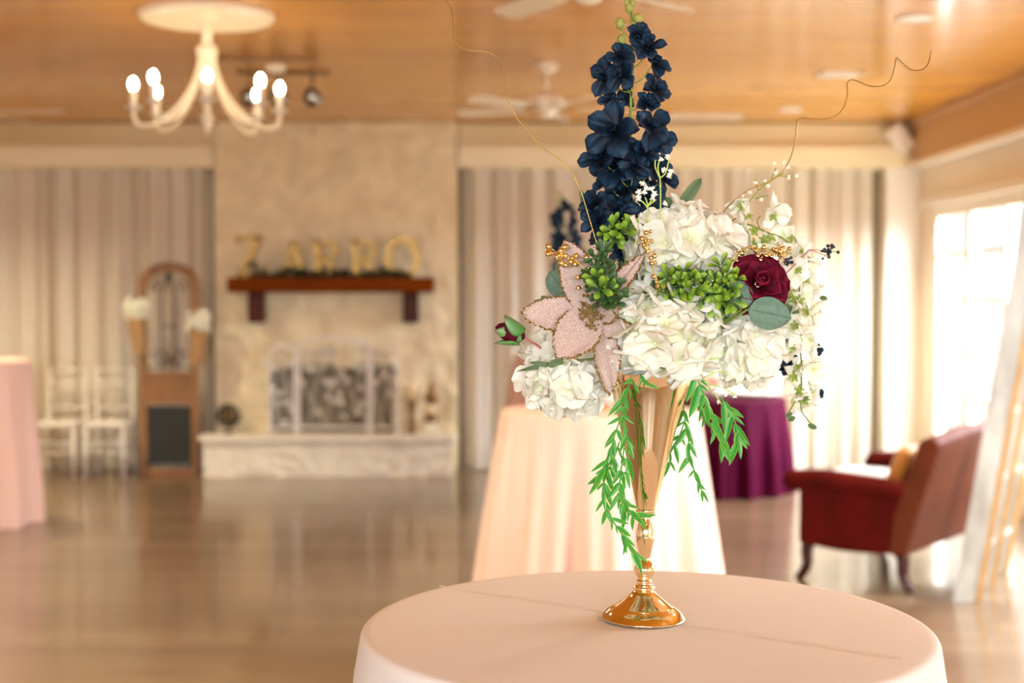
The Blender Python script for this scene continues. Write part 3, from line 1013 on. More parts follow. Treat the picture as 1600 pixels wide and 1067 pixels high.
TZ = 1.08
TC = Vector((0.190, 1.915, 0))
main_cloth = cloth_mesh(0.386, TZ, 0.09, 13, 0.016, 3, nth=720).build('tablecloth', M['pink'])
main_cloth.location = TC
tag(main_cloth, 'blush pink cloth over the nearest round cocktail table, under the flower vase', 'tablecloth')
mb = MB()
def on_top(px, py):
    d = CM @ Vector(((px - 800) / F, (533.5 - py) / F, -1)); k = (TZ - CAM.z) / d.z
    return CAM + d * k
a = on_top(688, 916) - TC; b = on_top(1408, 1030) - TC
dv = (b - a).normalized(); nn = Vector((-dv.y, dv.x, 0))
mb.add([a - nn * .0030 + Vector((0, 0, .0002)), b - nn * .0030 + Vector((0, 0, .0002)), b + Vector((0, 0, .0014)), a + Vector((0, 0, .0014)), a + nn * .0030 + Vector((0, 0, .0002)), b + nn * .0030 + Vector((0, 0, .0002))],
       [(0, 1, 2, 3), (3, 2, 5, 4)])
mb.sheet = True
mb.build('fold_crease', M['pink'], main_cloth)
for px, Y, lab, R0, fl, m_, H_ in ((937, 5.46, 'pale pink cloth over the cocktail table right behind the vase', 0.383, 0.10, 'pinkpale', TZ),
                           (-75, 9.45, 'pink cloth over the cocktail table at the left edge', 0.50, 0.05, 'pinkdeep', TZ),
                           (886, 10.3, 'pink cloth on the distant cocktail table glimpsed left of the flowers', 0.38, 0.11, 'pinkdeep', TZ)):
    p = P(px, 600, Y)
    o = cloth_mesh(R0, H_, fl, 13, 0.05, int(Y * 7)).build('tablecloth', M[m_])
    o.location = (p.x, Y, 0)
    tag(o, lab, 'tablecloth')
p = P(1120, 650, 11.0)
o = cloth_mesh(0.53, 0.725, 0.03, 15, 0.052, 21).build('tablecloth', M['burgundy'])
o.location = (p.x, 11.0, 0)
tag(o, 'deep burgundy cloth over the low round table at the back', 'tablecloth')
bx = P(1178, 620, 11.0)
mb = MB(); mb.lathe([(0, 0.0), (0.13, 0.0), (0.19, 0.02), (0.20, 0.035), (0.185, 0.03), (0.12, 0.012), (0, 0.012)], 32)
o = mb.build('serving_platter', M['white']); o.location = (bx.x - 0.02, 11.0, 0.728)
tag(o, 'round white platter on the burgundy-clothed table', 'platter')
bx = P(1118, 620, 10.9)
t = thing('pink_flower_bowl', 'white bowl of pink flowers on the burgundy-clothed table', 'flower bowl', (bx.x, 10.9, 0.728))
mb = MB(); mb.lathe([(0.04, 0), (0.07, 0.03), (0.085, 0.08), (0.08, 0.08), (0.06, 0.03), (0, 0.01)], 24); mb.build('bowl', M['white'], t)
mb = MB(); rr = random.Random(3)
for k in range(50):
    d = Vector((rr.gauss(0, 1), rr.gauss(0, 1), abs(rr.gauss(0, 1)))).normalized()
    mb.petal(Matrix.Translation(Vector((0, 0, 0.08)) + d * 0.06) @ face(d, rr.random() * 6), 0.05, 0.045, seed=k, nu=4, nv=4)
mb.sheet = True
mb.build('pink_blooms', M['blushpetal'], t)

# ================================================================== SETTEE
def settee(loc, rz, label, wid=1.25, full=True):
    """origin at the near front corner on the floor; local x = width, local y = depth towards the back"""
    t = thing('settee', label, 'settee', loc, rz)
    # seat base
    mb = MB(); mb.box((0.06, 0.03, 0.20), (wid - 0.06, 0.62, 0.36)); mb.build('seat_base', M['velvet'], t, smooth=True, bevel=0.03)
    mb = MB(); mb.box((0.11, 0.0, 0.36), (wid - 0.11, 0.60, 0.455)); mb.build('seat_cushion', M['velvet'], t, bevel=0.045)
    for x in (0.0, wid - 0.12):
        mb = MB()
        # side panel, gently curved under edge
        def fn(a, b, x=x):
            v = 0.03 + 0.62 * a
            zlow = 0.20 - 0.022 * math.sin(PI * a) - (0.03 if a > 0.9 else 0) * (a - 0.9) * 10
            return v, zlow
        n = 16
        vs = []
        for k in range(n + 1):
            v, zl = fn(k / n, 0)
            vs += [(x + 0.025, v, zl), (x + 0.105, v, zl), (x + 0.105, v, 0.52), (x + 0.025, v, 0.52)]
        fs = []
        for k in range(n):
            i = k * 4
            for j in range(4):
                fs.append((i + j, i + (j + 1) % 4, i + 4 + (j + 1) % 4, i + 4 + j))
        fs += [(0, 1, 2, 3), (n * 4 + 3, n * 4 + 2, n * 4 + 1, n * 4)]
        mb.add(vs, fs)
        panel = mb.build('armrest', M['velvet'], t, smooth=False, bevel=0.01)
        mb = MB()
        pts = [(x + 0.06, -0.06, 0.515), (x + 0.06, -0.045, 0.522), (x + 0.06, 0.15, 0.535), (x + 0.06, 0.45, 0.52), (x + 0.06, 0.68, 0.50)]
        rs = [0.035, 0.058, 0.062, 0.062, 0.058]
        mb.tube(smooth_path(pts, 4), [rs[min(len(rs) - 1, int(k / 4))] for k in range(17)], 18)
        mb.build('arm_roll', M['velvet'], panel)
    # raked back
    mb = MB()
    n = 24
    vs = []; fs = []
    for k in range(n + 1):
        u = k / n
        x = 0.0 + wid * u
        crest = 0.80 + 0.03 * math.sin(PI * u)
        prof = [(0.57, 0.19), (0.60, 0.40), (0.74, crest - 0.03), (0.775, crest + 0.0), (0.83, crest + 0.0), (0.86, crest - 0.04), (0.67, 0.19)]
        vs += [(x, y_, z_) for y_, z_ in prof]
    m_ = 7
    for k in range(n):
        for j in range(m_):
            fs.append((k * m_ + j, k * m_ + (j + 1) % m_, (k + 1) * m_ + (j + 1) % m_, (k + 1) * m_ + j))
    fs += [tuple(range(m_)), tuple(n * m_ + j for j in range(m_ - 1, -1, -1))]
    mb.add(vs, fs)
    mb.build('backrest', M['velvetback'], t, smooth=False, bevel=0.015)
    for x in (0.07, wid - 0.07):
        for y_, s_ in ((0.07, -1), (0.62, 1)):
            mb = MB()
            top = 0.19
            pts = [(x, y_, top + 0.02), (x, y_ + 0.015 * s_, top * 0.75), (x, y_ + 0.01 * s_, top * 0.45), (x, y_ + 0.04 * s_, top * 0.15), (x, y_ + 0.07 * s_, 0.0)]
            mb.tube(smooth_path(pts, 3), [0.040 - 0.019 * k / 12 for k in range(13)], 10)
            mb.build('leg', M['mahogany'], t)
    return t
SO = Vector((1.53, 7.54, 0))
SRZ = math.atan2(0.83, 0.55)       # local x (width) looks along (.55,.83)
# local y must look along (.83,-.55): mirror the width instead
t = settee((0, 0, 0), 0, 'red velvet settee standing before the right windows, seen from behind')
WD, DD = Vector((0.61, 0.79, 0)).normalized(), Vector((0.79, -0.61, 0)).normalized()
t.location = SO + WD * 1.18
t.rotation_euler = (0, 0, math.atan2(-WD.y, -WD.x))
t.scale = (1.18 / 1.25, 0.93, 1)
def cushion(name, c, sx, sy, sz, m, label, n=(0, 0, 1), spin=0.0):
    mb = MB()
    Mx = face(n, spin)
    def fn(a, b):
        th = a * 2 * PI; ph = (b - .5) * PI
        e = 0.45
        def pw(v): return math.copysign(abs(v) ** e, v)
        return Mx @ Vector((sx * pw(math.cos(th)) * abs(math.cos(ph)) ** .5, sy * pw(math.sin(th)) * abs(math.cos(ph)) ** .5, sz * math.sin(ph)))
    mb.grid(fn, 32, 12, close_u=True)
    o = mb.build(name, M[m]); o.location = c
    return tag(o, label, 'cushion')
def SL(x, y, z):           # a point in the settee's own measure, x from its near arm
    return SO + WD * x + DD * y + Vector((0, 0, z))
cushion('satin_cushion', SL(0.42, 0.20, 0.515), 0.20, 0.17, 0.055, 'satin', 'pale shiny cushion lying flat on the red settee seat', spin=0.9)
cushion('ochre_cushion', SL(0.28, 0.50, 0.61), 0.12, 0.13, 0.05, 'goldcloth', 'ochre cushion against the back of the red settee', n=(-0.83, 0.55, 0.4))
cushion('white_highlight_pad', SL(0.42, 0.44, 0.635), 0.07, 0.08, 0.035, 'satin', 'small white pad standing in for a bright highlight beside the ochre cushion', n=(-0.83, 0.45, 0.5))  # pad added in place of a white highlight

# leaning ladder
t = thing('old_ladder', 'weathered white wooden ladder with raw wood edges leaning at the right edge', 'ladder', (2.21, 6.97, 0))
lean = Vector((0.80, -0.30, 0)).normalized() * 0.40
HL = 2.55
feet = [Vector((0, 0, 0)), Vector((0.235, 0.37, 0)), Vector((0.43, 0.70, 0))]
for k, f in enumerate(feet):
    wd = (0.11, 0.07, 0.06)[k]
    e = Vector((1, 0, 0))
    q = Vector((0.35, 0.94, 0)) * 0.035
    a = f; b = f + lean + Vector((0, 0, HL))
    mb = MB()
    vs = [p_ + s1 for p_ in (a, b) for s1 in (Vector((0, 0, 0)), e * wd, e * wd + q, q)]
    mb.add(vs, [(0, 1, 2, 3), (7, 6, 5, 4), (0, 4, 5, 1), (1, 5, 6, 2), (2, 6, 7, 3), (3, 7, 4, 0)])
    rail = mb.build('rail', M['chippy'], t, smooth=False)
    mb = MB()
    vs = [p_ + s1 for p_ in (a, b) for s1 in (e * (wd + 0.001) - q * 0.1, e * (wd + 0.032) - q * 0.1, e * (wd + 0.032) + q * 0.9, e * (wd + 0.001) + q * 0.9)]
    mb.add(vs, [(0, 1, 2, 3), (7, 6, 5, 4), (0, 4, 5, 1), (1, 5, 6, 2), (2, 6, 7, 3), (3, 7, 4, 0)])
    mb.build('raw_edge', M['rawwood'], rail, smooth=False)
for k in range(7):
    v = (0.25 + 0.34 * k) / HL
    mb = MB()
    a = feet[0] + lean * v + Vector((0.05, 0.02, HL * v)); b = feet[2] + lean * v + Vector((0.04, 0, HL * v))
    mb.bar(a, b, 0.06, 0.022); mb.build('rung', M['chippy'], t, smooth=False)

# ================================================================== THE CENTREPIECE
VY = 1.955
VB = on_top(1005, 967.5)
VB.z = TZ + 0.001
YV = VB.y
u1 = YV / F                                    # metres per photo pixel at the vase
vase = thing('gold_trumpet_vase', 'tall polished gold trumpet vase on the nearest pink-clothed table', 'vase', VB)
vase.rotation_euler = (0, R(1.3), 0)
def prof_px(lst):
    return [(r * u1, (968 - y) * u1) for r, y in lst]
base = prof_px([(60, 969), (66, 968), (67.5, 966), (66, 964), (62, 959), (56, 953.5), (48, 949), (46, 949), (44.5, 947.5), (37, 941.5), (29, 935.5), (22, 930), (17, 924.5), (15.5, 921)])
mb = MB(); mb.lathe(base, 96); mb.build('foot', M['gold'], vase, subsurf=1)
stem = prof_px([(13, 923), (17, 921), (18, 918.5), (16.5, 916), (12, 914), (10.5, 911), (12, 909.5), (12, 907.5), (10, 906), (9.5, 904.5), (12, 901.5), (15.5, 897), (17, 891), (16, 884.5), (12, 878), (8.5, 874.5), (9, 873),
                (8.5, 870), (10.5, 862), (13.5, 848), (15, 836), (14, 826), (11.5, 816), (9, 809), (8.5, 806.5), (12, 803), (15, 800), (16, 797.5), (16, 794.5), (14.5, 793)])
mb = MB(); mb.lathe(stem, 64); mb.build('stem', M['gold'], vase, subsurf=1)
# trumpet bowl, softly faceted
mb = MB()
cone = prof_px([(14.5, 794), (15.5, 790), (27, 740), (37, 697), (46.5, 657), (55, 624), (62, 600), (69, 583), (72, 580)])
n = 96
vs = []
for r, z in cone:
    for k in range(n):
        a = 2 * PI * k / n
        rr_ = r * (1 + 0.003 * math.cos(a * 12))
        vs.append((rr_ * math.cos(a), rr_ * math.sin(a), z))
for r, z in [(69, 583), (60, 600), (40, 657)]:
    for k in range(n):
        a = 2 * PI * k / n
        vs.append(((r - 2) * u1 * math.cos(a), (r - 2) * u1 * math.sin(a), (968 - z) * u1))
fs = [(i * n + k, i * n + (k + 1) % n, (i + 1) * n + (k + 1) % n, (i + 1) * n + k) for i in range(len(cone) + 2) for k in range(n)]
mb.sheet = True
mb.add(vs, fs); mb.build('trumpet_bowl', M['gold'], vase)

# everything in the bouquet is measured from the foot of the vase
def Q(px, py, dy=0.0):
    return P(px, py, YV + dy) - VB
HEART = Q(1030, 520)
def bloom(name, label, cat, group=None):
    return thing(name, label, cat, VB, 0, group)
def stem_to(root, p, m='stem', r=0.0025, via=None, name='stem'):
    mb = MB()
    s0 = Vector((0.005, 0, 0.18)) + Vector((p.x * 0.05, p.y * 0.05, 0))
    top = Vector((p.x * 0.25 + 0.01, p.y * 0.3, 0.345))
    mb.tube(smooth_path([s0, top] + (via or []) + [p], 5), r, 7)
    return mb.build(name, M[m], root)

# ---- hydrangeas
def floret_mesh(seed, L=0.027, W=0.030, n=4, cup=0.12, curl=0.05, ruf=0.22):
    rr = random.Random(seed)
    mb = MB()
    for k in range(n):
        a = k * 2 * PI / n + rr.uniform(-0.15, 0.15)
        tilt = rr.uniform(0.0, 0.65)
        Mx = Matrix.Rotation(a, 4, 'Z') @ Matrix.Rotation(tilt, 4, 'X')
        mb.petal(Mx, L * rr.uniform(0.85, 1.15), W * rr.uniform(0.85, 1.15), cup=cup * rr.uniform(-0.3, 1.2), curl=curl * rr.uniform(-2.5, 1.2), ruf=ruf * rr.uniform(0.5, 1.3), seed=seed * 7 + k, nu=7, nv=7)
    mb.ball((0, 0, 0.001), 0.0018, 6)
    mb.sheet = True
    me = mb
    return me
def proto_mesh(mb, name, m):
    o = mb.build(name, m)
    me = o.data
    bpy.data.objects.remove(o)
    return me
FLO = [proto_mesh(floret_mesh(s_), 'floret', M['white_petal']) for s_ in range(9)]
def place_mesh(me, name, parent, Mx):
    o = bpy.data.objects.new(name, me)
    C.objects.link(o)
    o.parent = parent
    o.matrix_local = Mx
    return o
def hydrangea(px, py, dy, rx, ry, label, seed, nf=38, rd=None, open_=1.0):
    t = bloom('white_hydrangea', label, 'hydrangea', 'white hydrangeas in the gold vase')
    c = Q(px, py, dy)
    RX, RZ = rx * u1, ry * u1
    RY = rd or min(RX, RZ)
    k0 = 0.022
    stem_to(t, c)
    mb = MB(); mb.ball(c, 1, 12, sq=(RX - k0, RY - k0 * .8, RZ - k0)); mb.build('flower_core', M['core'], t)
    rr = random.Random(seed)
    ga = PI * (3 - math.sqrt(5))
    for i in range(nf):
        y = 1 - 2 * (i + 0.5) / nf
        r = math.sqrt(1 - y * y)
        d = Vector((r * math.cos(ga * i), y, r * math.sin(ga * i)))
        d = (d + Vector((rr.gauss(0, .13), rr.gauss(0, .13), rr.gauss(0, .13)))).normalized()
        k = rr.uniform(0.80, 1.0)
        p = c + Vector((d.x * (RX - 0.008), d.y * (RY - 0.008), d.z * (RZ - 0.008))) * k
        nrm = (Vector((d.x / RX, d.y / RY, d.z / RZ)).normalized() + Vector((rr.gauss(0, .3), rr.gauss(0, .3), rr.gauss(0, .3)))).normalized()
        s_ = rr.uniform(1.0, 1.4)
        place_mesh(FLO[rr.randrange(9)], 'floret', t, Matrix.Translation(p) @ face(nrm, rr.random() * 6) @ Matrix.Scale(s_, 4))
    return t
hydrangea(1060, 383, 0.0, 84, 56, 'white hydrangea at the top of the bouquet, beside the dark blue spike', 11, 46, rd=0.06)
hydrangea(1037, 520, -0.035, 86, 74, 'largest white hydrangea, front centre just above the gold vase', 12, 50, rd=0.062)
hydrangea(1166, 543, 0.0, 46, 58, 'white hydrangea at lower right, below the round eucalyptus leaf', 13, 30, rd=0.045)
hydrangea(884, 598, 0.02, 60, 46, 'white hydrangea hanging at lower left under the glittery magnolia', 14, 32, rd=0.045)
hydrangea(868, 553, 0.06, 38, 30, 'half hidden white hydrangea beside the burgundy rosebud', 15, 20, rd=0.03)

# ---- delphinium
def navy_bloom(seed, s_=1.0):
    rr = random.Random(seed)
    mb = MB()
    for k in range(5):
        a = k * 2 * PI / 5 + rr.uniform(-.2, .2)
        Mx = Matrix.Rotation(a, 4, 'Z') @ Matrix.Rotation(rr.uniform(0.1, 0.55), 4, 'X')
        mb.petal(Mx, 0.030 * s_ * rr.uniform(.85, 1.2), 0.026 * s_ * rr.uniform(.9, 1.2), cup=0.22 * rr.uniform(.3, 1.3), curl=rr.uniform(-.35, .15), ruf=0.22, seed=seed + k, nu=7, nv=7)
    for k in range(4):
        a = k * 2 * PI / 4 + rr.uniform(-.3, .3)
        Mx = Matrix.Translation((0, 0, 0.002)) @ Matrix.Rotation(a, 4, 'Z') @ Matrix.Rotation(rr.uniform(0.6, 1.2), 4, 'X')
        mb.petal(Mx, 0.017 * s_, 0.014 * s_, cup=0.3, curl=0.2, ruf=0.15, seed=seed + k + 9, nu=5, nv=5)
    mb.sheet = True
    return mb
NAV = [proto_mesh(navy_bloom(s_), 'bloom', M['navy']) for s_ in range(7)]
def delphinium():
    t = bloom('delphinium_spike', 'tall dark blue delphinium spike rising from the nearest bouquet', 'delphinium')
    pts = [Vector((0, 0.01, 0.2)), Vector((0.005, 0.02, 0.34)), Q(992, 400, 0.03), Q(984, 260, 0.03), Q(986, 160, 0.03), Q(989, 80, 0.03), Q(986, 0, 0.03)]
    mb = MB(); sp = smooth_path(pts, 6); mb.tube(sp, [0.0030 - 0.0012 * k / len(sp) for k in range(len(sp))], 8); mb.build('stem', M['stem'], t)
    def axis_at(p):
        return min(sp, key=lambda q: (q.z - p.z + 0.012) ** 2 + 1e-6)
    rr = random.Random(4)
    L_ = [(997, 55, .65), (1012, 75, .85), (1020, 100, .85), (969, 88, .72), (948, 120, .95), (972, 118, .85), (1022, 142, .85), (1010, 164, .7), (953, 158, .55), (982, 152, .55),
          (963, 206, 1.4), (950, 196, .8), (1015, 200, 1.1), (1026, 216, .9), (1008, 240, .8), (938, 250, 1.0), (962, 262, 1.15), (990, 262, .8), (1022, 262, 1.0), (1034, 280, .8), (1000, 290, .9),
          (975, 300, 1.0), (948, 285, .7), (930, 322, .95), (934, 346, .85), (968, 330, .95), (985, 345, .8), (1012, 312, .8), (955, 372, .8), (975, 395, .8), (1000, 238, .7), (970, 232, .9)]
    for i, (x, y, s_) in enumerate(L_):
        dep = rr.uniform(-0.028, 0.012) if s_ < 1.3 else -0.03
        p = Q(x, y, 0.03 + dep)
        ax = axis_at(p)
        n = (p - ax) * 18 + Vector((0, -0.8, 0.1)) + Vector((rr.gauss(0, .25), 0, rr.gauss(0, .25)))
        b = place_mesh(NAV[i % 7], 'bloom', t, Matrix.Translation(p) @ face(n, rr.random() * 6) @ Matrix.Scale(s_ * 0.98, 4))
        mb = MB()
        lo = ax - Vector((0, 0, 0.012))
        mid = (lo + p) / 2 + Vector((0, 0, -0.006))
        mb.tube(smooth_path([lo, mid, p], 4), 0.0009, 5)
        mb.build('flower_stalk', M['stem'], t)
    for (x, y, r_) in ((983, 13, 7), (969, 37, 8.5), (997, 30, 8.5), (971, 62, 8), (989, 5, 6), (979, 4, 4)):
        p = Q(x, y, 0.022)
        mb = MB()
        mb.ball(p, r_ * u1, 12, sq=(0.9, 0.9, 1.12))
        mb.build('flower_bud', M['bud'], t)
        mb = MB(); ax = axis_at(p - Vector((0, 0, 0.01))); mb.tube([ax, p - Vector((0, 0, r_ * u1))], 0.0010, 5); mb.build('bud_stalk', M['stem'], t)
    return t
delph = delphinium()

def leaf_thing(name, label, cat, tips, m, shape, W, group=None, cup=0.12, curl=0.0, stem_m='olive'):
    """tips: list of (base px, tip px, depth, width px)"""
    t = bloom(name, label, cat, group)
    c = Vector((0, 0, 0))
    for (bx_, by_, tx, ty, dy, wd, tw) in tips:
        a = Q(bx_, by_, dy); b = Q(tx, ty, dy)
        c += a
        d = b - a
        y = d.normalized()
        z = (Vector((0, -1, 0)) + Vector((0.5, 0, 0.2)) * tw)
        z = (z - y * z.dot(y)).normalized()
        x = y.cross(z)
        Mx = Matrix.Translation(a) @ Matrix((x, y, z)).transposed().to_4x4()
        mb = MB(); mb.petal(Mx, d.length, wd * u1, cup=cup, curl=curl, shape=shape, nu=10, nv=8, ruf=0.03)
        mb.sheet = True
        lf = mb.build('leaf', M[m], t, solid=0.0005)
        mb = MB(); mb.tube([Mx @ Vector((0, k / 6 * d.length * 0.93, curl * d.length * (k / 6) ** 2 + 0.0003)) for k in range(7)], 0.0005, 4); mb.build('midrib', M[stem_m], lf)
    stem_to(t, c / len(tips), stem_m, 0.0018)
    return t
leaf_thing('eucalyptus_leaf', 'large round grey-green eucalyptus leaf below the burgundy rose', 'eucalyptus', [(1168, 483, 1237, 497, -0.055, 50, 0.1)], 'euca', 'ovate', 1)
leaf_thing('eucalyptus_leaf', 'round grey-green eucalyptus leaf between boxwood and burgundy rose', 'eucalyptus', [(1158, 484, 1154, 437, -0.05, 40, -0.1)], 'euca', 'ovate', 1)
leaf_thing('eucalyptus_sprig', 'eucalyptus sprig of two round leaves behind the glittery magnolia', 'eucalyptus', [(888, 462, 858, 424, 0.03, 42, 0.0), (885, 450, 873, 404, 0.035, 26, 0.3)], 'euca', 'oval', 1)
leaf_thing('eucalyptus_sprig', 'eucalyptus sprig with one slender upright leaf behind the top hydrangea', 'eucalyptus', [(1058, 330, 1096, 278, 0.03, 20, -0.2), (1060, 345, 1030, 312, 0.04, 40, 0.2)], 'olive_leaf', 'oval', 1)
leaf_thing('long_leaf_sprig', 'olive green sprig of pointed leaves low on the blue spike', 'foliage', [(925, 345, 905, 293, 0.04, 16, 0), (958, 350, 962, 300, 0.05, 18, 0), (960, 372, 950, 325, 0.02, 20, 0), (975, 410, 958, 360, 0.03, 26, 0), (965, 415, 918, 396, 0.0, 12, 0)], 'olive_leaf', 'pointed', 1)
leaf_thing('long_leaf_sprig', 'small sprig of narrow dark leaves over the lower left hydrangea', 'foliage', [(862, 568, 808, 580, -0.01, 9, 0), (856, 570, 826, 566, -0.015, 9, 0), (856, 572, 882, 560, -0.02, 12, 0)], 'olive_leaf', 'pointed', 1)
leaf_thing('long_leaf_sprig', 'tiny dark three-leaf sprig poking out left of the magnolia', 'foliage', [(862, 470, 835, 471, 0.0, 9, 0), (862, 470, 845, 463, 0.0, 8, 0), (864, 470, 858, 463, 0.0, 8, 0)], 'olive_leaf', 'oval', 1)

# ---- wire twigs
def wire(pts, dy, label, group=None, r=0.0009):
    t = bloom('curly_twig', label, 'twig', group)
    w_ = smooth_path([Q(x, y, dy + k * 0.002) for k, (x, y) in enumerate(pts)], 6)
    mb = MB(); mb.tube([Vector((0, 0, 0.2)), Vector((0.0, 0.0, 0.34))] + w_, r, 6)
    mb.build('wire', M['wire'], t)
    return t
wire([(965, 450), (935, 385), (922, 345), (908, 300), (892, 268), (872, 247), (850, 232), (832, 212), (812, 190), (798, 168), (789, 140), (786, 112), (778, 92), (760, 81), (735, 79), (717, 72), (709, 55), (708, 30), (703, 10), (690, -6)], -0.01,
     'thin gold curly twig reaching up to the left, across the ceiling')
wire([(1110, 400), (1125, 345), (1140, 320), (1168, 298), (1200, 284), (1222, 268), (1236, 245), (1243, 215), (1246, 190), (1253, 184), (1272, 186), (1299, 184), (1316, 172), (1324, 150), (1324, 130), (1334, 125), (1357, 134), (1379, 134), (1392, 124), (1398, 103), (1401, 91), (1413, 101), (1424, 109), (1441, 109), (1451, 98), (1455, 80)], 0.01,
     'thin gold curly twig reaching up to the right, across the ceiling')

# ---- magnolia
mg = bloom('glitter_magnolia', 'large champagne glitter magnolia with gold edges, left of the white hydrangeas', 'magnolia')
mc = Q(921, 492, -0.05)
stem_to(mg, mc + Vector((0.01, 0.02, 0)), 'stem')
def mag_petal(bx_, by_, tx, ty, wd, db=-0.05, dt=-0.06, tw=0.0, cup=0.15, curl=0.0, shape='mag', ruf=0.05):
    a = Q(bx_, by_, db); b = Q(tx, ty, dt)
    d = b - a
    y = d.normalized()
    z = Vector((tw, -1, 0))
    z = (z - y * z.dot(y)).normalized()
    x = y.cross(z)
    Mx = Matrix.Translation(a) @ Matrix((x, y, z)).transposed().to_4x4()
    mb = MB(); mb.petal(Mx, d.length, wd * u1, cup=cup, curl=curl, ruf=ruf, seed=tx, shape=shape, nu=16, nv=12)
    mb.sheet = True
    edge = []
    k = 13
    for i in range(17):
        edge.append(mb.v[i * k])
    for i in range(16, -1, -1):
        edge.append(mb.v[i * k + k - 1])
    pt = mb.build('petal', M['champagne'], mg, solid=0.0008)
    e = MB()
    rr = random.Random(tx)
    path = smooth_path([Vector(p_) for p_ in edge[4:-4]], 3)
    for p_ in path:
        e.ball(p_ + Vector((rr.uniform(-1, 1), rr.uniform(-1.2, 0.4), rr.uniform(-1, 1))) * 0.0010, rr.uniform(0.0009, 0.0021), 5)
    e.build('glitter_edge', M['glitter'], pt)
mag_petal(924, 487, 881, 377, 60, tw=0.2, curl=0.03)
mag_petal(916, 492, 816, 488, 52, tw=0.0, curl=-0.05)
mag_petal(926, 490, 868, 560, 66, tw=-0.1, dt=-0.085, curl=0.05)
mag_petal(938, 510, 957, 617, 44, tw=0.5, dt=-0.04, curl=-0.08)
mag_petal(935, 485, 1008, 392, 34, tw=-0.8, dt=-0.05, curl=-0.06, shape='pointed')
mag_petal(945, 470, 958, 408, 30, tw=0.9, dt=-0.03, curl=0.1, shape='pointed')
mag_petal(930, 492, 968, 482, 34, tw=0.3, dt=-0.09, curl=0.0)
mag_petal(940, 512, 985, 506, 34, tw=0.2, dt=-0.075, curl=0.0, shape='pointed')
mb = MB(); rr = random.Random(2)
for k in range(95):
    d = Vector((rr.gauss(0, 1), rr.gauss(0, .8), rr.gauss(0, 1.2)))
    p = Q(922, 490, -0.062) + d * 0.0085
    mb.ball(p, rr.uniform(0.0015, 0.0030), 6)
mb.build('gold_centre', M['glitter'], mg)

# ---- gold berry sprays
def berries(pts, dy, n, spread, label, seed, rb=(3.0, 5.5)):
    t = bloom('gold_berry_spray', label, 'berry spray', 'gold berry sprays')
    path = smooth_path([Q(x, y, dy) for x, y in pts], 8)
    mb = MB(); mb.tube([Vector((0, 0, 0.25)), Vector((0, 0, 0.345))] + path, 0.0011, 6); mb.build('stem', M['wire'], t)
    rr = random.Random(seed)
    for k in range(n):
        q = path[int(rr.random() * (len(path) - 1))]
        p = q + Vector((rr.gauss(0, 1), rr.gauss(0, .6) - .4, rr.gauss(0, 1))) * spread * u1
        mb = MB(); r_ = rr.uniform(*rb) * u1; mb.ball(p, r_, 10); mb.tube([q, p], 0.0005, 4); mb.build('berry', M['goldbead'], t)
berries([(925, 445), (905, 412), (880, 398), (866, 394)], -0.075, 26, 9, 'gold berry spray across the top petal of the magnolia', 1)
berries([(1030, 445), (1018, 415), (1012, 385), (1006, 372)], -0.075, 26, 6, 'gold berry spray on the left of the top hydrangea', 2, (2.2, 4.2))
berries([(1150, 400), (1170, 386), (1200, 393), (1236, 396)], -0.03, 34, 8, 'gold berry spray behind the burgundy rose', 3, (2.2, 4.5))

# ---- boxwood
def rosette(mb, c, nrm, L, n, rr):
    Mx0 = Matrix.Translation(c) @ face(nrm, rr.random() * 6)
    for k in range(n):
        a = k * 2 * PI / n + rr.uniform(-.2, .2)
        Mx = Mx0 @ Matrix.Rotation(a, 4, 'Z') @ Matrix.Rotation(rr.uniform(0.0, 1.0), 4, 'X') @ Matrix.Translation((0, L * 0.12, 0))
        mb.petal(Mx, L * rr.uniform(.7, 1.15), L * 0.5, cup=0.25, curl=-0.05, nu=8, nv=4)
def boxwood(cx, cy, dy, rx, ry, n, label, seed, m='boxwood', L=0.0165):
    t = bloom('boxwood_sprig', label, 'boxwood', 'boxwood sprigs in the bouquet')
    rr = random.Random(seed)
    c0 = Q(cx, cy, dy + 0.02)
    stem_to(t, c0, 'olive', 0.0015)
    for k in range(n):
        r_ = math.sqrt((k + .5) / n); a = k * 2.4 + seed
        p = Q(cx + rx * r_ * math.cos(a), cy + ry * r_ * math.sin(a), dy + 0.012 * r_ * r_ + rr.uniform(-.006, .006))
        mb = MB()
        nrm = (p - c0).normalized() + Vector((0, -0.7, 0.3))
        rosette(mb, p, nrm, L * rr.uniform(.8, 1.15), rr.choice((4, 5, 6)), rr)
        mb.tube([c0, p], 0.0007, 4)
        mb.sheet = True
        mb.build('leaf_rosette', M[m], t)
boxwood(968, 362, -0.03, 24, 18, 8, 'bright green boxwood sprig at the foot of the blue spike', 1)
boxwood(1068, 446, -0.075, 40, 22, 11, 'bright green boxwood sprig between the two central hydrangeas', 2)
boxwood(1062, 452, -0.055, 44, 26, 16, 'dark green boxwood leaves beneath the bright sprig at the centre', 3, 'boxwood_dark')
boxwood(1134, 448, -0.075, 22, 34, 9, 'yellow-green boxwood sprig left of the burgundy rose', 4)
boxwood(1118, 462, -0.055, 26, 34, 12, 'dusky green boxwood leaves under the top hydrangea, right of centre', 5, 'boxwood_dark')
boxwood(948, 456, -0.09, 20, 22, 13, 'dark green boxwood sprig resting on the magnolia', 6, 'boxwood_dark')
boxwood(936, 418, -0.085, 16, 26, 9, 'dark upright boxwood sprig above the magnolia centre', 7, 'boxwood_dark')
boxwood(938, 446, -0.10, 14, 14, 3, 'pale green boxwood tips beside the magnolia top petal', 8, 'boxwood')

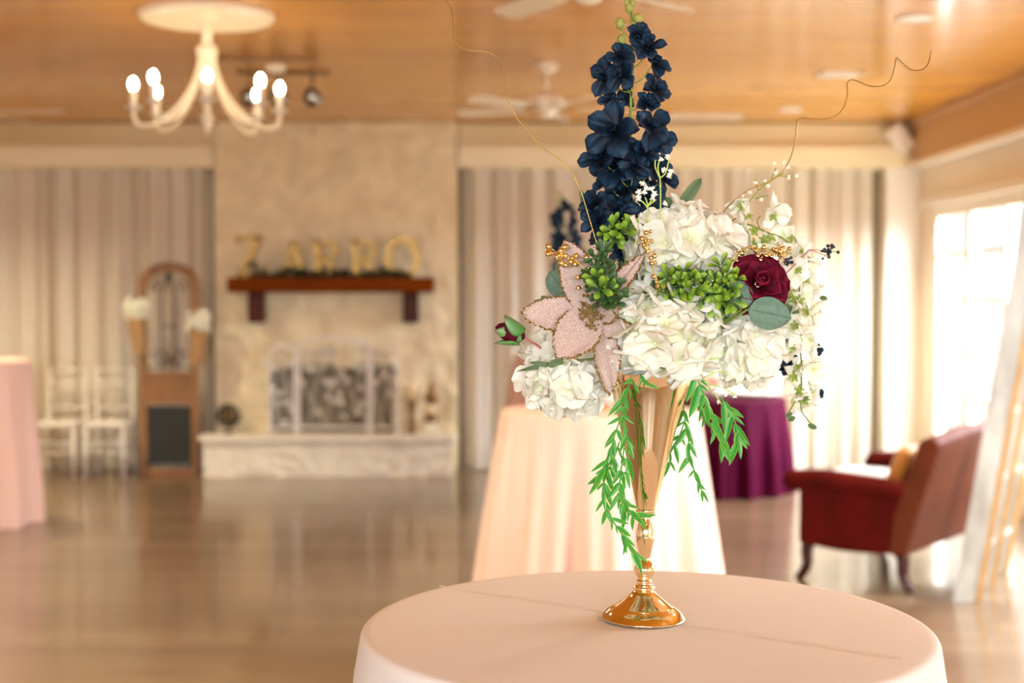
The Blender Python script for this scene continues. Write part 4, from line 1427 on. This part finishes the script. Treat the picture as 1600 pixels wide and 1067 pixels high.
# ---- burgundy rose and bud
rs = bloom('burgundy_rose', 'open burgundy rose at the right side of the bouquet', 'rose')
rc = Q(1186, 442, -0.035)
stem_to(rs, rc + Vector((-0.01, 0.02, -0.01)), 'olive')
rr = random.Random(6)
Mr = Matrix.Translation(rc) @ face((0.1, -1, 0.35), 0.3)
for ring, (n_p, rad_, L_, W_, tilt) in enumerate(((3, 0.002, 0.018, 0.018, 1.35), (4, 0.005, 0.024, 0.026, 1.15), (5, 0.008, 0.030, 0.034, 0.9), (6, 0.010, 0.035, 0.042, 0.55), (6, 0.010, 0.040, 0.048, 0.2))):
    for k in range(n_p):
        a = k * 2 * PI / n_p + ring * 0.6 + rr.uniform(-.15, .15)
        Mx = Mr @ Matrix.Rotation(a, 4, 'Z') @ Matrix.Translation((0, rad_ * 0.6, -0.003 * ring)) @ Matrix.Rotation(tilt + rr.uniform(-.12, .12), 4, 'X')
        mb = MB(); mb.petal(Mx, L_, W_, cup=0.28, curl=-0.25 if ring > 1 else 0.1, ruf=0.14, seed=k + ring * 5, nu=9, nv=9)
        mb.sheet = True
        mb.build('petal', M['rose'], rs, solid=0.0006)
rb = bloom('burgundy_rosebud', 'closed burgundy rosebud in green sepals at the far left of the bouquet', 'rosebud')
bc = Q(820, 527, 0.0); tipv = (Q(778, 512, 0.0) - bc).normalized()
mb = MB(); mb.tube(smooth_path([Vector((0, 0, .25)), Vector((-0.01, 0, 0.345)), Q(870, 556, 0.03), Q(840, 540, 0.01), bc], 5), 0.0016, 7); mb.build('stem', M['pinkstem'], rb)
Mx = Matrix.Translation(bc) @ face(tipv)
mb = MB(); mb.lathe([(0.003, 0.0), (0.012, 0.006), (0.0155, 0.017), (0.012, 0.030), (0.006, 0.040), (0.0, 0.043)], 18, Mx=Mx); mb.build('petals', M['rose'], rb)
for k in range(5):
    mb = MB()
    Mk = Mx @ Matrix.Rotation(k * 2 * PI / 5 + .5, 4, 'Z') @ Matrix.Translation((0, 0.0125, 0.002)) @ Matrix.Rotation(R(84 if k % 2 else 66), 4, 'X')
    mb.petal(Mk, 0.040 if k % 2 else 0.036, 0.027, cup=0.30, curl=0.14, shape='pointed', nu=8, nv=6)
    mb.sheet = True
    mb.build('sepal', M['bud_leaf'], rb, solid=0.0005)

# ---- cascading white blossom
def small_floret(seed):
    rr = random.Random(seed)
    mb = MB()
    for k in range(5):
        Mx = Matrix.Rotation(k * 2 * PI / 5 + rr.uniform(-.2, .2), 4, 'Z') @ Matrix.Rotation(rr.uniform(0.1, 0.9), 4, 'X')
        mb.petal(Mx, 0.0205 * rr.uniform(.8, 1.2), 0.021, cup=0.25, curl=rr.uniform(-.3, .2), ruf=0.18, seed=seed + k, nu=6, nv=6)
    mb.sheet = True
    return mb
SF = [proto_mesh(small_floret(s_ + 40), 'blossom', M['white_petal']) for s_ in range(6)]
def calyx_mesh():
    mb = MB()
    for k in range(5):
        mb.petal(Matrix.Rotation(k * 2 * PI / 5, 4, 'Z') @ Matrix.Rotation(R(-25), 4, 'X'), 0.006, 0.0032, shape='pointed', nu=4, nv=3)
    mb.ball((0, 0, 0), 0.0015, 6)
    mb.sheet = True
    return mb
CAL = proto_mesh(calyx_mesh(), 'calyx', M['stem'])
ws = bloom('white_blossom_branch', 'arching branch of white blossom cascading down the right side of the bouquet', 'blossom branch')
main_pts = [(1105, 370), (1124, 359), (1145, 353), (1165, 350), (1185, 357), (1201, 364), (1222, 372), (1238, 388), (1246, 415), (1249, 450), (1247, 490), (1250, 530), (1252, 570), (1252, 610), (1248, 628)]
mp_ = smooth_path([Q(x, y, 0.02 - 0.0 * k) for k, (x, y) in enumerate(main_pts)], 5)
mb = MB(); mb.tube([Vector((0.01, 0, .22)), Vector((0.02, 0.01, 0.345))] + mp_, 0.0013, 6)
for pp in ([(1250, 600), (1243, 625), (1232, 645), (1228, 655)], [(1250, 612), (1252, 640), (1262, 656), (1272, 668)], [(1187, 357), (1183, 345), (1188, 338)], [(1199, 364), (1194, 372), (1188, 378)],
           [(1124, 360), (1140, 348), (1150, 341)], [(1246, 440), (1240, 430), (1236, 405)]):
    mb.tube(smooth_path([Q(x, y, 0.015) for x, y in pp], 5), 0.0009, 5)
mb.build('stem', M['olive'], ws)
rr = random.Random(12)
W_ = [(1158, 318), (1146, 330), (1170, 338), (1198, 322), (1208, 338), (1215, 332), (1176, 372), (1160, 366), (1205, 380), (1222, 368), (1240, 378), (1228, 384), (1250, 393), (1236, 402), (1262, 405), (1255, 420), (1242, 425), (1232, 440), (1262, 438), (1270, 452),
      (1236, 455), (1254, 462), (1245, 472), (1268, 475), (1228, 470), (1242, 492), (1260, 490), (1270, 497), (1236, 510), (1256, 515), (1240, 530), (1266, 530), (1230, 535), (1262, 550), (1238, 552), (1258, 568), (1244, 578), (1270, 580), (1234, 592), (1262, 598), (1246, 612), (1270, 612), (1258, 630), (1240, 632),
      (1190, 385), (1145, 375), (1170, 395)]
for i, (x, y) in enumerate(W_):
    p = Q(x + rr.uniform(-3, 3), y + rr.uniform(-3, 3), 0.02 + rr.uniform(-0.022, 0.022))
    n = Vector((rr.gauss(0, .7) + (0.3 if x > 1248 else -0.2), -0.6 + rr.gauss(0, .5), rr.gauss(-.1, .5)))
    s_ = rr.uniform(.8, 1.15)
    fl = place_mesh(SF[i % 6], 'blossom', ws, Matrix.Translation(p) @ face(n, rr.random() * 6) @ Matrix.Scale(s_, 4))
    if i % 2 == 0:
        q = min(mp_, key=lambda v: (v - p).length)
        cp = Q(x, y, -0.008) * 0.5 + q * 0.5 if False else p + (q - p) * 0.3 + Vector((0, -0.012, 0.004))
        place_mesh(CAL, 'calyx', ws, Matrix.Translation(cp) @ face((rr.gauss(0, .4), -1, rr.gauss(.3, .4))) @ Matrix.Scale(1.5, 4))
for (a_, b_, c_, d_, w_) in ((1243, 652, 1230, 656, 9), (1262, 663, 1276, 669, 9), (1238, 645, 1226, 651, 8), (1255, 625, 1262, 620, 7), (1270, 600, 1284, 592, 9), (1280, 465, 1292, 466, 8)):
    A = Q(a_, b_, 0.012); B = Q(c_, d_, 0.012); d = B - A; y = d.normalized(); z = Vector((0, -1, 0)); z = (z - y * z.dot(y)).normalized(); x = y.cross(z)
    mb = MB(); mb.petal(Matrix.Translation(A) @ Matrix((x, y, z)).transposed().to_4x4(), d.length, w_ * u1, shape='oval', cup=.2); mb.sheet = True; mb.build('leaf', M['olive_leaf'], ws, solid=0.0004)

# dark blue lower spray at the right, and dark leaves
ds = bloom('dark_blue_spray', 'short spray of dark blue blooms behind the white blossom at lower right', 'delphinium')
dpts = [(1213, 530, .8), (1216, 552, .8), (1228, 548, .5), (1228, 572, .45), (1236, 582, .4), (1206, 540, .6), (1276, 546, .3), (1280, 590, .25), (1226, 515, .5), (1278, 615, .28), (1236, 560, .4)]
mb = MB(); mb.tube(smooth_path([Vector((0.01, 0, .22)), Vector((0.03, 0.01, 0.345)), Q(1180, 500, .05), Q(1215, 535, .05), Q(1236, 585, .05)], 5), 0.0014, 6); mb.build('stem', M['olive'], ds)
for i, (x, y, s_) in enumerate(dpts):
    p = Q(x, y, 0.045)
    place_mesh(NAV[i % 7], 'bloom', ds, Matrix.Translation(p) @ face((rr.gauss(0, .4), -1, rr.gauss(0, .4)), i) @ Matrix.Scale(s_, 4))

# ---- dark berry clusters
def dark_berries(tx, ty, bx_, by_, dy, n, label, sp=6.0):
    t = bloom('dark_berry_sprig', label, 'berry sprig', None)
    a = Q(bx_, by_, dy); b = Q(tx, ty, dy)
    mb = MB(); mb.tube([Vector((0.0, 0, .25)), Vector((a.x * .3, 0.01, 0.345)), a], 0.0010, 6)
    rr = random.Random(n)
    mb.tube([a, b], 0.0007, 6); mb.tube([a, b + Vector((0, 0, -0.008))], 0.0007, 6); mb.build('stem', M['pinkstem'], t)
    for k in range(n):
        p = b + Vector((rr.gauss(0, 1), rr.gauss(0, 1), rr.gauss(0, 1.2))) * sp * u1 * .55
        mb = MB(); mb.ball(p, rr.uniform(2.0, 3.0) * u1, 8); mb.tube([b, p], 0.0004, 4); mb.build('berry', M['berry'], t)
dark_berries(1295, 392, 1265, 390, -0.01, 24, 'small black berry cluster on a pink stalk sticking out to the right', 8)
dark_berries(926, 377, 940, 388, 0.0, 16, 'small black berry cluster left of the blue spike foot', 6)
dark_berries(1231, 408, 1222, 400, -0.02, 12, 'small black berry cluster between rose and white blossom', 6)

# ---- little white filler flowers
def breath(stems, heads, label, m_st='limestem', rb=4.0, dy=-0.03, seed=1, m_fl='breath'):
    t = bloom('filler_flower_sprig', label, 'filler flowers')
    mb = MB()
    base_ = Q(stems[0][0][0], stems[0][0][1], dy)
    mb.tube([Vector((0, 0, .25)), Vector((base_.x * .3, .0, .345)), base_], 0.0010, 6)
    for s_ in stems:
        mb.tube(smooth_path([Q(x, y, dy) for x, y in s_], 5), 0.0010, 6)
    mb.build('stem', M[m_st], t)
    rr = random.Random(seed)
    for (x, y) in heads:
        c = Q(x, y, dy - 0.002)
        mb = MB()
        for k in range(14):
            d = Vector((rr.gauss(0, 1), rr.gauss(0, 1), rr.gauss(0, 1))).normalized()
            mb.petal(Matrix.Translation(c) @ face(d.orthogonal(), rr.random() * 6), rb * u1 * 1.1, rb * u1 * .55, nu=3, nv=2)
        mb.ball(c, rb * u1 * .55, 6)
        mb.sheet = True
        mb.build('tiny_bloom', M[m_fl], t)
breath([[(1010, 345), (1012, 322), (1008, 308)], [(1012, 325), (1005, 316), (998, 312)], [(1012, 322), (1018, 312), (1022, 302)], [(1012, 322), (1025, 312)]],
       [(1004, 287), (998, 300), (1010, 293), (1018, 295), (998, 309), (1023, 303), (1020, 309), (1006, 300)], 'white filler flower sprig with round tufts at the foot of the blue spike', seed=3, rb=5.5)
breath([[(1032, 350), (1032, 300), (1031, 275)], [(1031, 278), (1024, 262), (1024, 250)], [(1031, 278), (1040, 270), (1045, 250)], [(1031, 278), (1028, 262), (1030, 252)]],
       [(1037, 266), (1033, 248), (1043, 245), (1046, 275), (1048, 268), (1040, 318)], 'white filler flower sprig standing up right of the blue spike', seed=4, rb=5)
breath([[(1168, 318), (1185, 298), (1205, 282), (1225, 270)], [(1185, 298), (1180, 280)], [(1205, 282), (1212, 262)], [(1180, 310), (1200, 305)], [(1215, 275), (1232, 276)]],
       [(1210, 255), (1224, 254), (1232, 260), (1244, 274), (1226, 262), (1200, 290), (1212, 270), (1180, 285), (1172, 300), (1190, 312), (1232, 277), (1160, 305), (1195, 283)],
       'airy pale sprig of tiny white buds along the right gold twig', m_st='stem', seed=5, rb=4, dy=0.06)
breath([[(1090, 585), (1110, 600), (1130, 606), (1150, 618)], [(1110, 600), (1120, 620), (1128, 632)], [(1112, 600), (1105, 612)], [(1090, 560), (1120, 560), (1135, 550)], [(1100, 590), (1125, 580), (1140, 590)]],
       [(1148, 620), (1140, 608), (1128, 604), (1122, 628), (1118, 612), (1152, 612), (1130, 540), (1126, 556), (1122, 572), (1128, 590), (1136, 576), (1138, 560), (1112, 605), (1134, 618)],
       'pale green filler sprig of tiny flowers under the lower right hydrangea', m_st='limestem', seed=6, rb=3.6, dy=-0.03)

# ---- trailing bamboo-leaf greenery
def trailing(paths, label, seed, dy=0.0, Lr=(20, 38), step=3, group='trailing green sprays'):
    t = bloom('trailing_greenery', label, 'greenery', group)
    rr = random.Random(seed)
    mb = MB()
    P_ = []
    for pts, d0, d1 in paths:
        n = len(pts)
        q = smooth_path([Q(x, y, d0 + (d1 - d0) * k / (n - 1)) for k, (x, y) in enumerate(pts)], 6)
        P_.append(q)
        mb.tube(q, 0.0011, 6)
    mb.build('stem', M['bamboo'], t)
    cnt = 0
    for q in P_:
        for i in range(2, len(q), step):
            for s_ in (-1, 1):
                if cnt >= 96: break
                d = (q[min(i + 1, len(q) - 1)] - q[i - 1]).normalized()
                side = d.cross(Vector((0, -1, 0))).normalized() * s_
                dirv = (d * rr.uniform(.35, 1.1) + side * rr.uniform(.05, .9) + Vector((0, rr.uniform(-.35, .2), -0.35))).normalized()
                L = rr.uniform(*Lr) * u1 * rr.choice((0.7, 1.0, 1.0, 1.25))
                z = Vector((rr.uniform(-.7, .7), -1, rr.uniform(-.3, .5)))
                z = (z - dirv * z.dot(dirv)).normalized()
                x = dirv.cross(z)
                lf = MB(); lf.petal(Matrix.Translation(q[i]) @ Matrix((x, dirv, z)).transposed().to_4x4(), L, L * rr.uniform(.20, .30), cup=0.25, curl=rr.uniform(-.12, .05), shape='lance', nu=7, nv=4)
                lf.sheet = True
                lf.build('leaf', M['bamboo'], t)
                cnt += 1
    return t
trailing([([(990, 585), (980, 610), (974, 640), (962, 675), (955, 700), (948, 722), (938, 745)], -0.05, -0.07), ([(975, 640), (978, 670), (982, 700), (978, 740)], -0.06, -0.075)],
         'trailing green spray hanging left of the gold vase, upper one', 1, Lr=(18, 34))
trailing([([(968, 690), (958, 720), (946, 745), (942, 770), (950, 800), (965, 825), (982, 850), (996, 868)], -0.055, -0.05), ([(975, 700), (970, 740), (968, 775), (980, 800), (1000, 808)], -0.07, -0.045), ([(965, 770), (978, 790), (990, 806)], -0.06, -0.05)],
         'long trailing green spray at left, reaching down to the vase stem', 2, Lr=(20, 36))
trailing([([(1084, 580), (1095, 605), (1105, 635), (1115, 660), (1128, 690)], -0.04, -0.05), ([(1125, 620), (1140, 640), (1150, 665), (1154, 690)], -0.05, -0.055)],
         'bright green spray hanging right of the vase over the burgundy cloth', 3, Lr=(24, 46))
trailing([([(1072, 600), (1068, 640), (1075, 680), (1078, 710), (1088, 745), (1096, 765)], 0.03, 0.03), ([(1072, 650), (1062, 680), (1050, 700), (1046, 720)], 0.03, 0.03), ([(1080, 615), (1096, 640), (1100, 660)], 0.0, 0.0)],
         'thin green spray hanging right behind the gold vase', 4, Lr=(20, 40), step=4)
trailing([([(1000, 585), (1004, 592), (1008, 600)], -0.06, -0.07)], 'small green leaf tuft on the rim of the gold vase', 5, Lr=(14, 20), step=4)

# dark filler deep inside the bouquet
for (x, y, lab, sd) in ((1000, 450, 'dark olive foliage deep inside the bouquet, left of centre', 1), (1150, 500, 'dark olive foliage deep inside the bouquet, right of centre', 2)):
    t = bloom('inner_foliage', lab, 'foliage')
    mb = MB(); rr = random.Random(sd)
    stem_to(t, Q(x, y, 0.02), 'olive', 0.0016)
    for k in range(34):
        p = Q(x + rr.gauss(0, 28), y + rr.gauss(0, 30), 0.015 + rr.uniform(-.02, .03))
        n_ = Vector((rr.gauss(0, .5), -1, rr.gauss(0, .5)))
        mb.petal(Matrix.Translation(p) @ face(n_, rr.random() * 6), 0.036, 0.016, shape='pointed', nu=5, nv=3)
    mb.sheet = True
    mb.build('leaves', M['olive_leaf'], t)

# ------------------------------------------------------------------ second arrangement on the table behind
V2 = P(932, 636, 5.46); V2.z = TZ + 0.001
dup(vase, V2, (0, 0, 0.3), 'gold trumpet vase on the second cocktail table, mostly hidden by flowers')
dup(delph, V2, (0, R(-8.5), R(0)), 'blurred dark blue delphinium spike on the second table')
for o in list(C.objects):
    pass
hy = [o for o in C.objects if o.name.startswith('white_hydrangea') and o.parent is None]
for o, rz, lab in ((hy[0], 0.5, 'blurred white hydrangea below the second blue spike'), (hy[1], 2.2, 'blurred white hydrangea low on the second vase')):
    dup(o, V2, (0, 0, rz), lab, 'white hydrangeas on the second table')
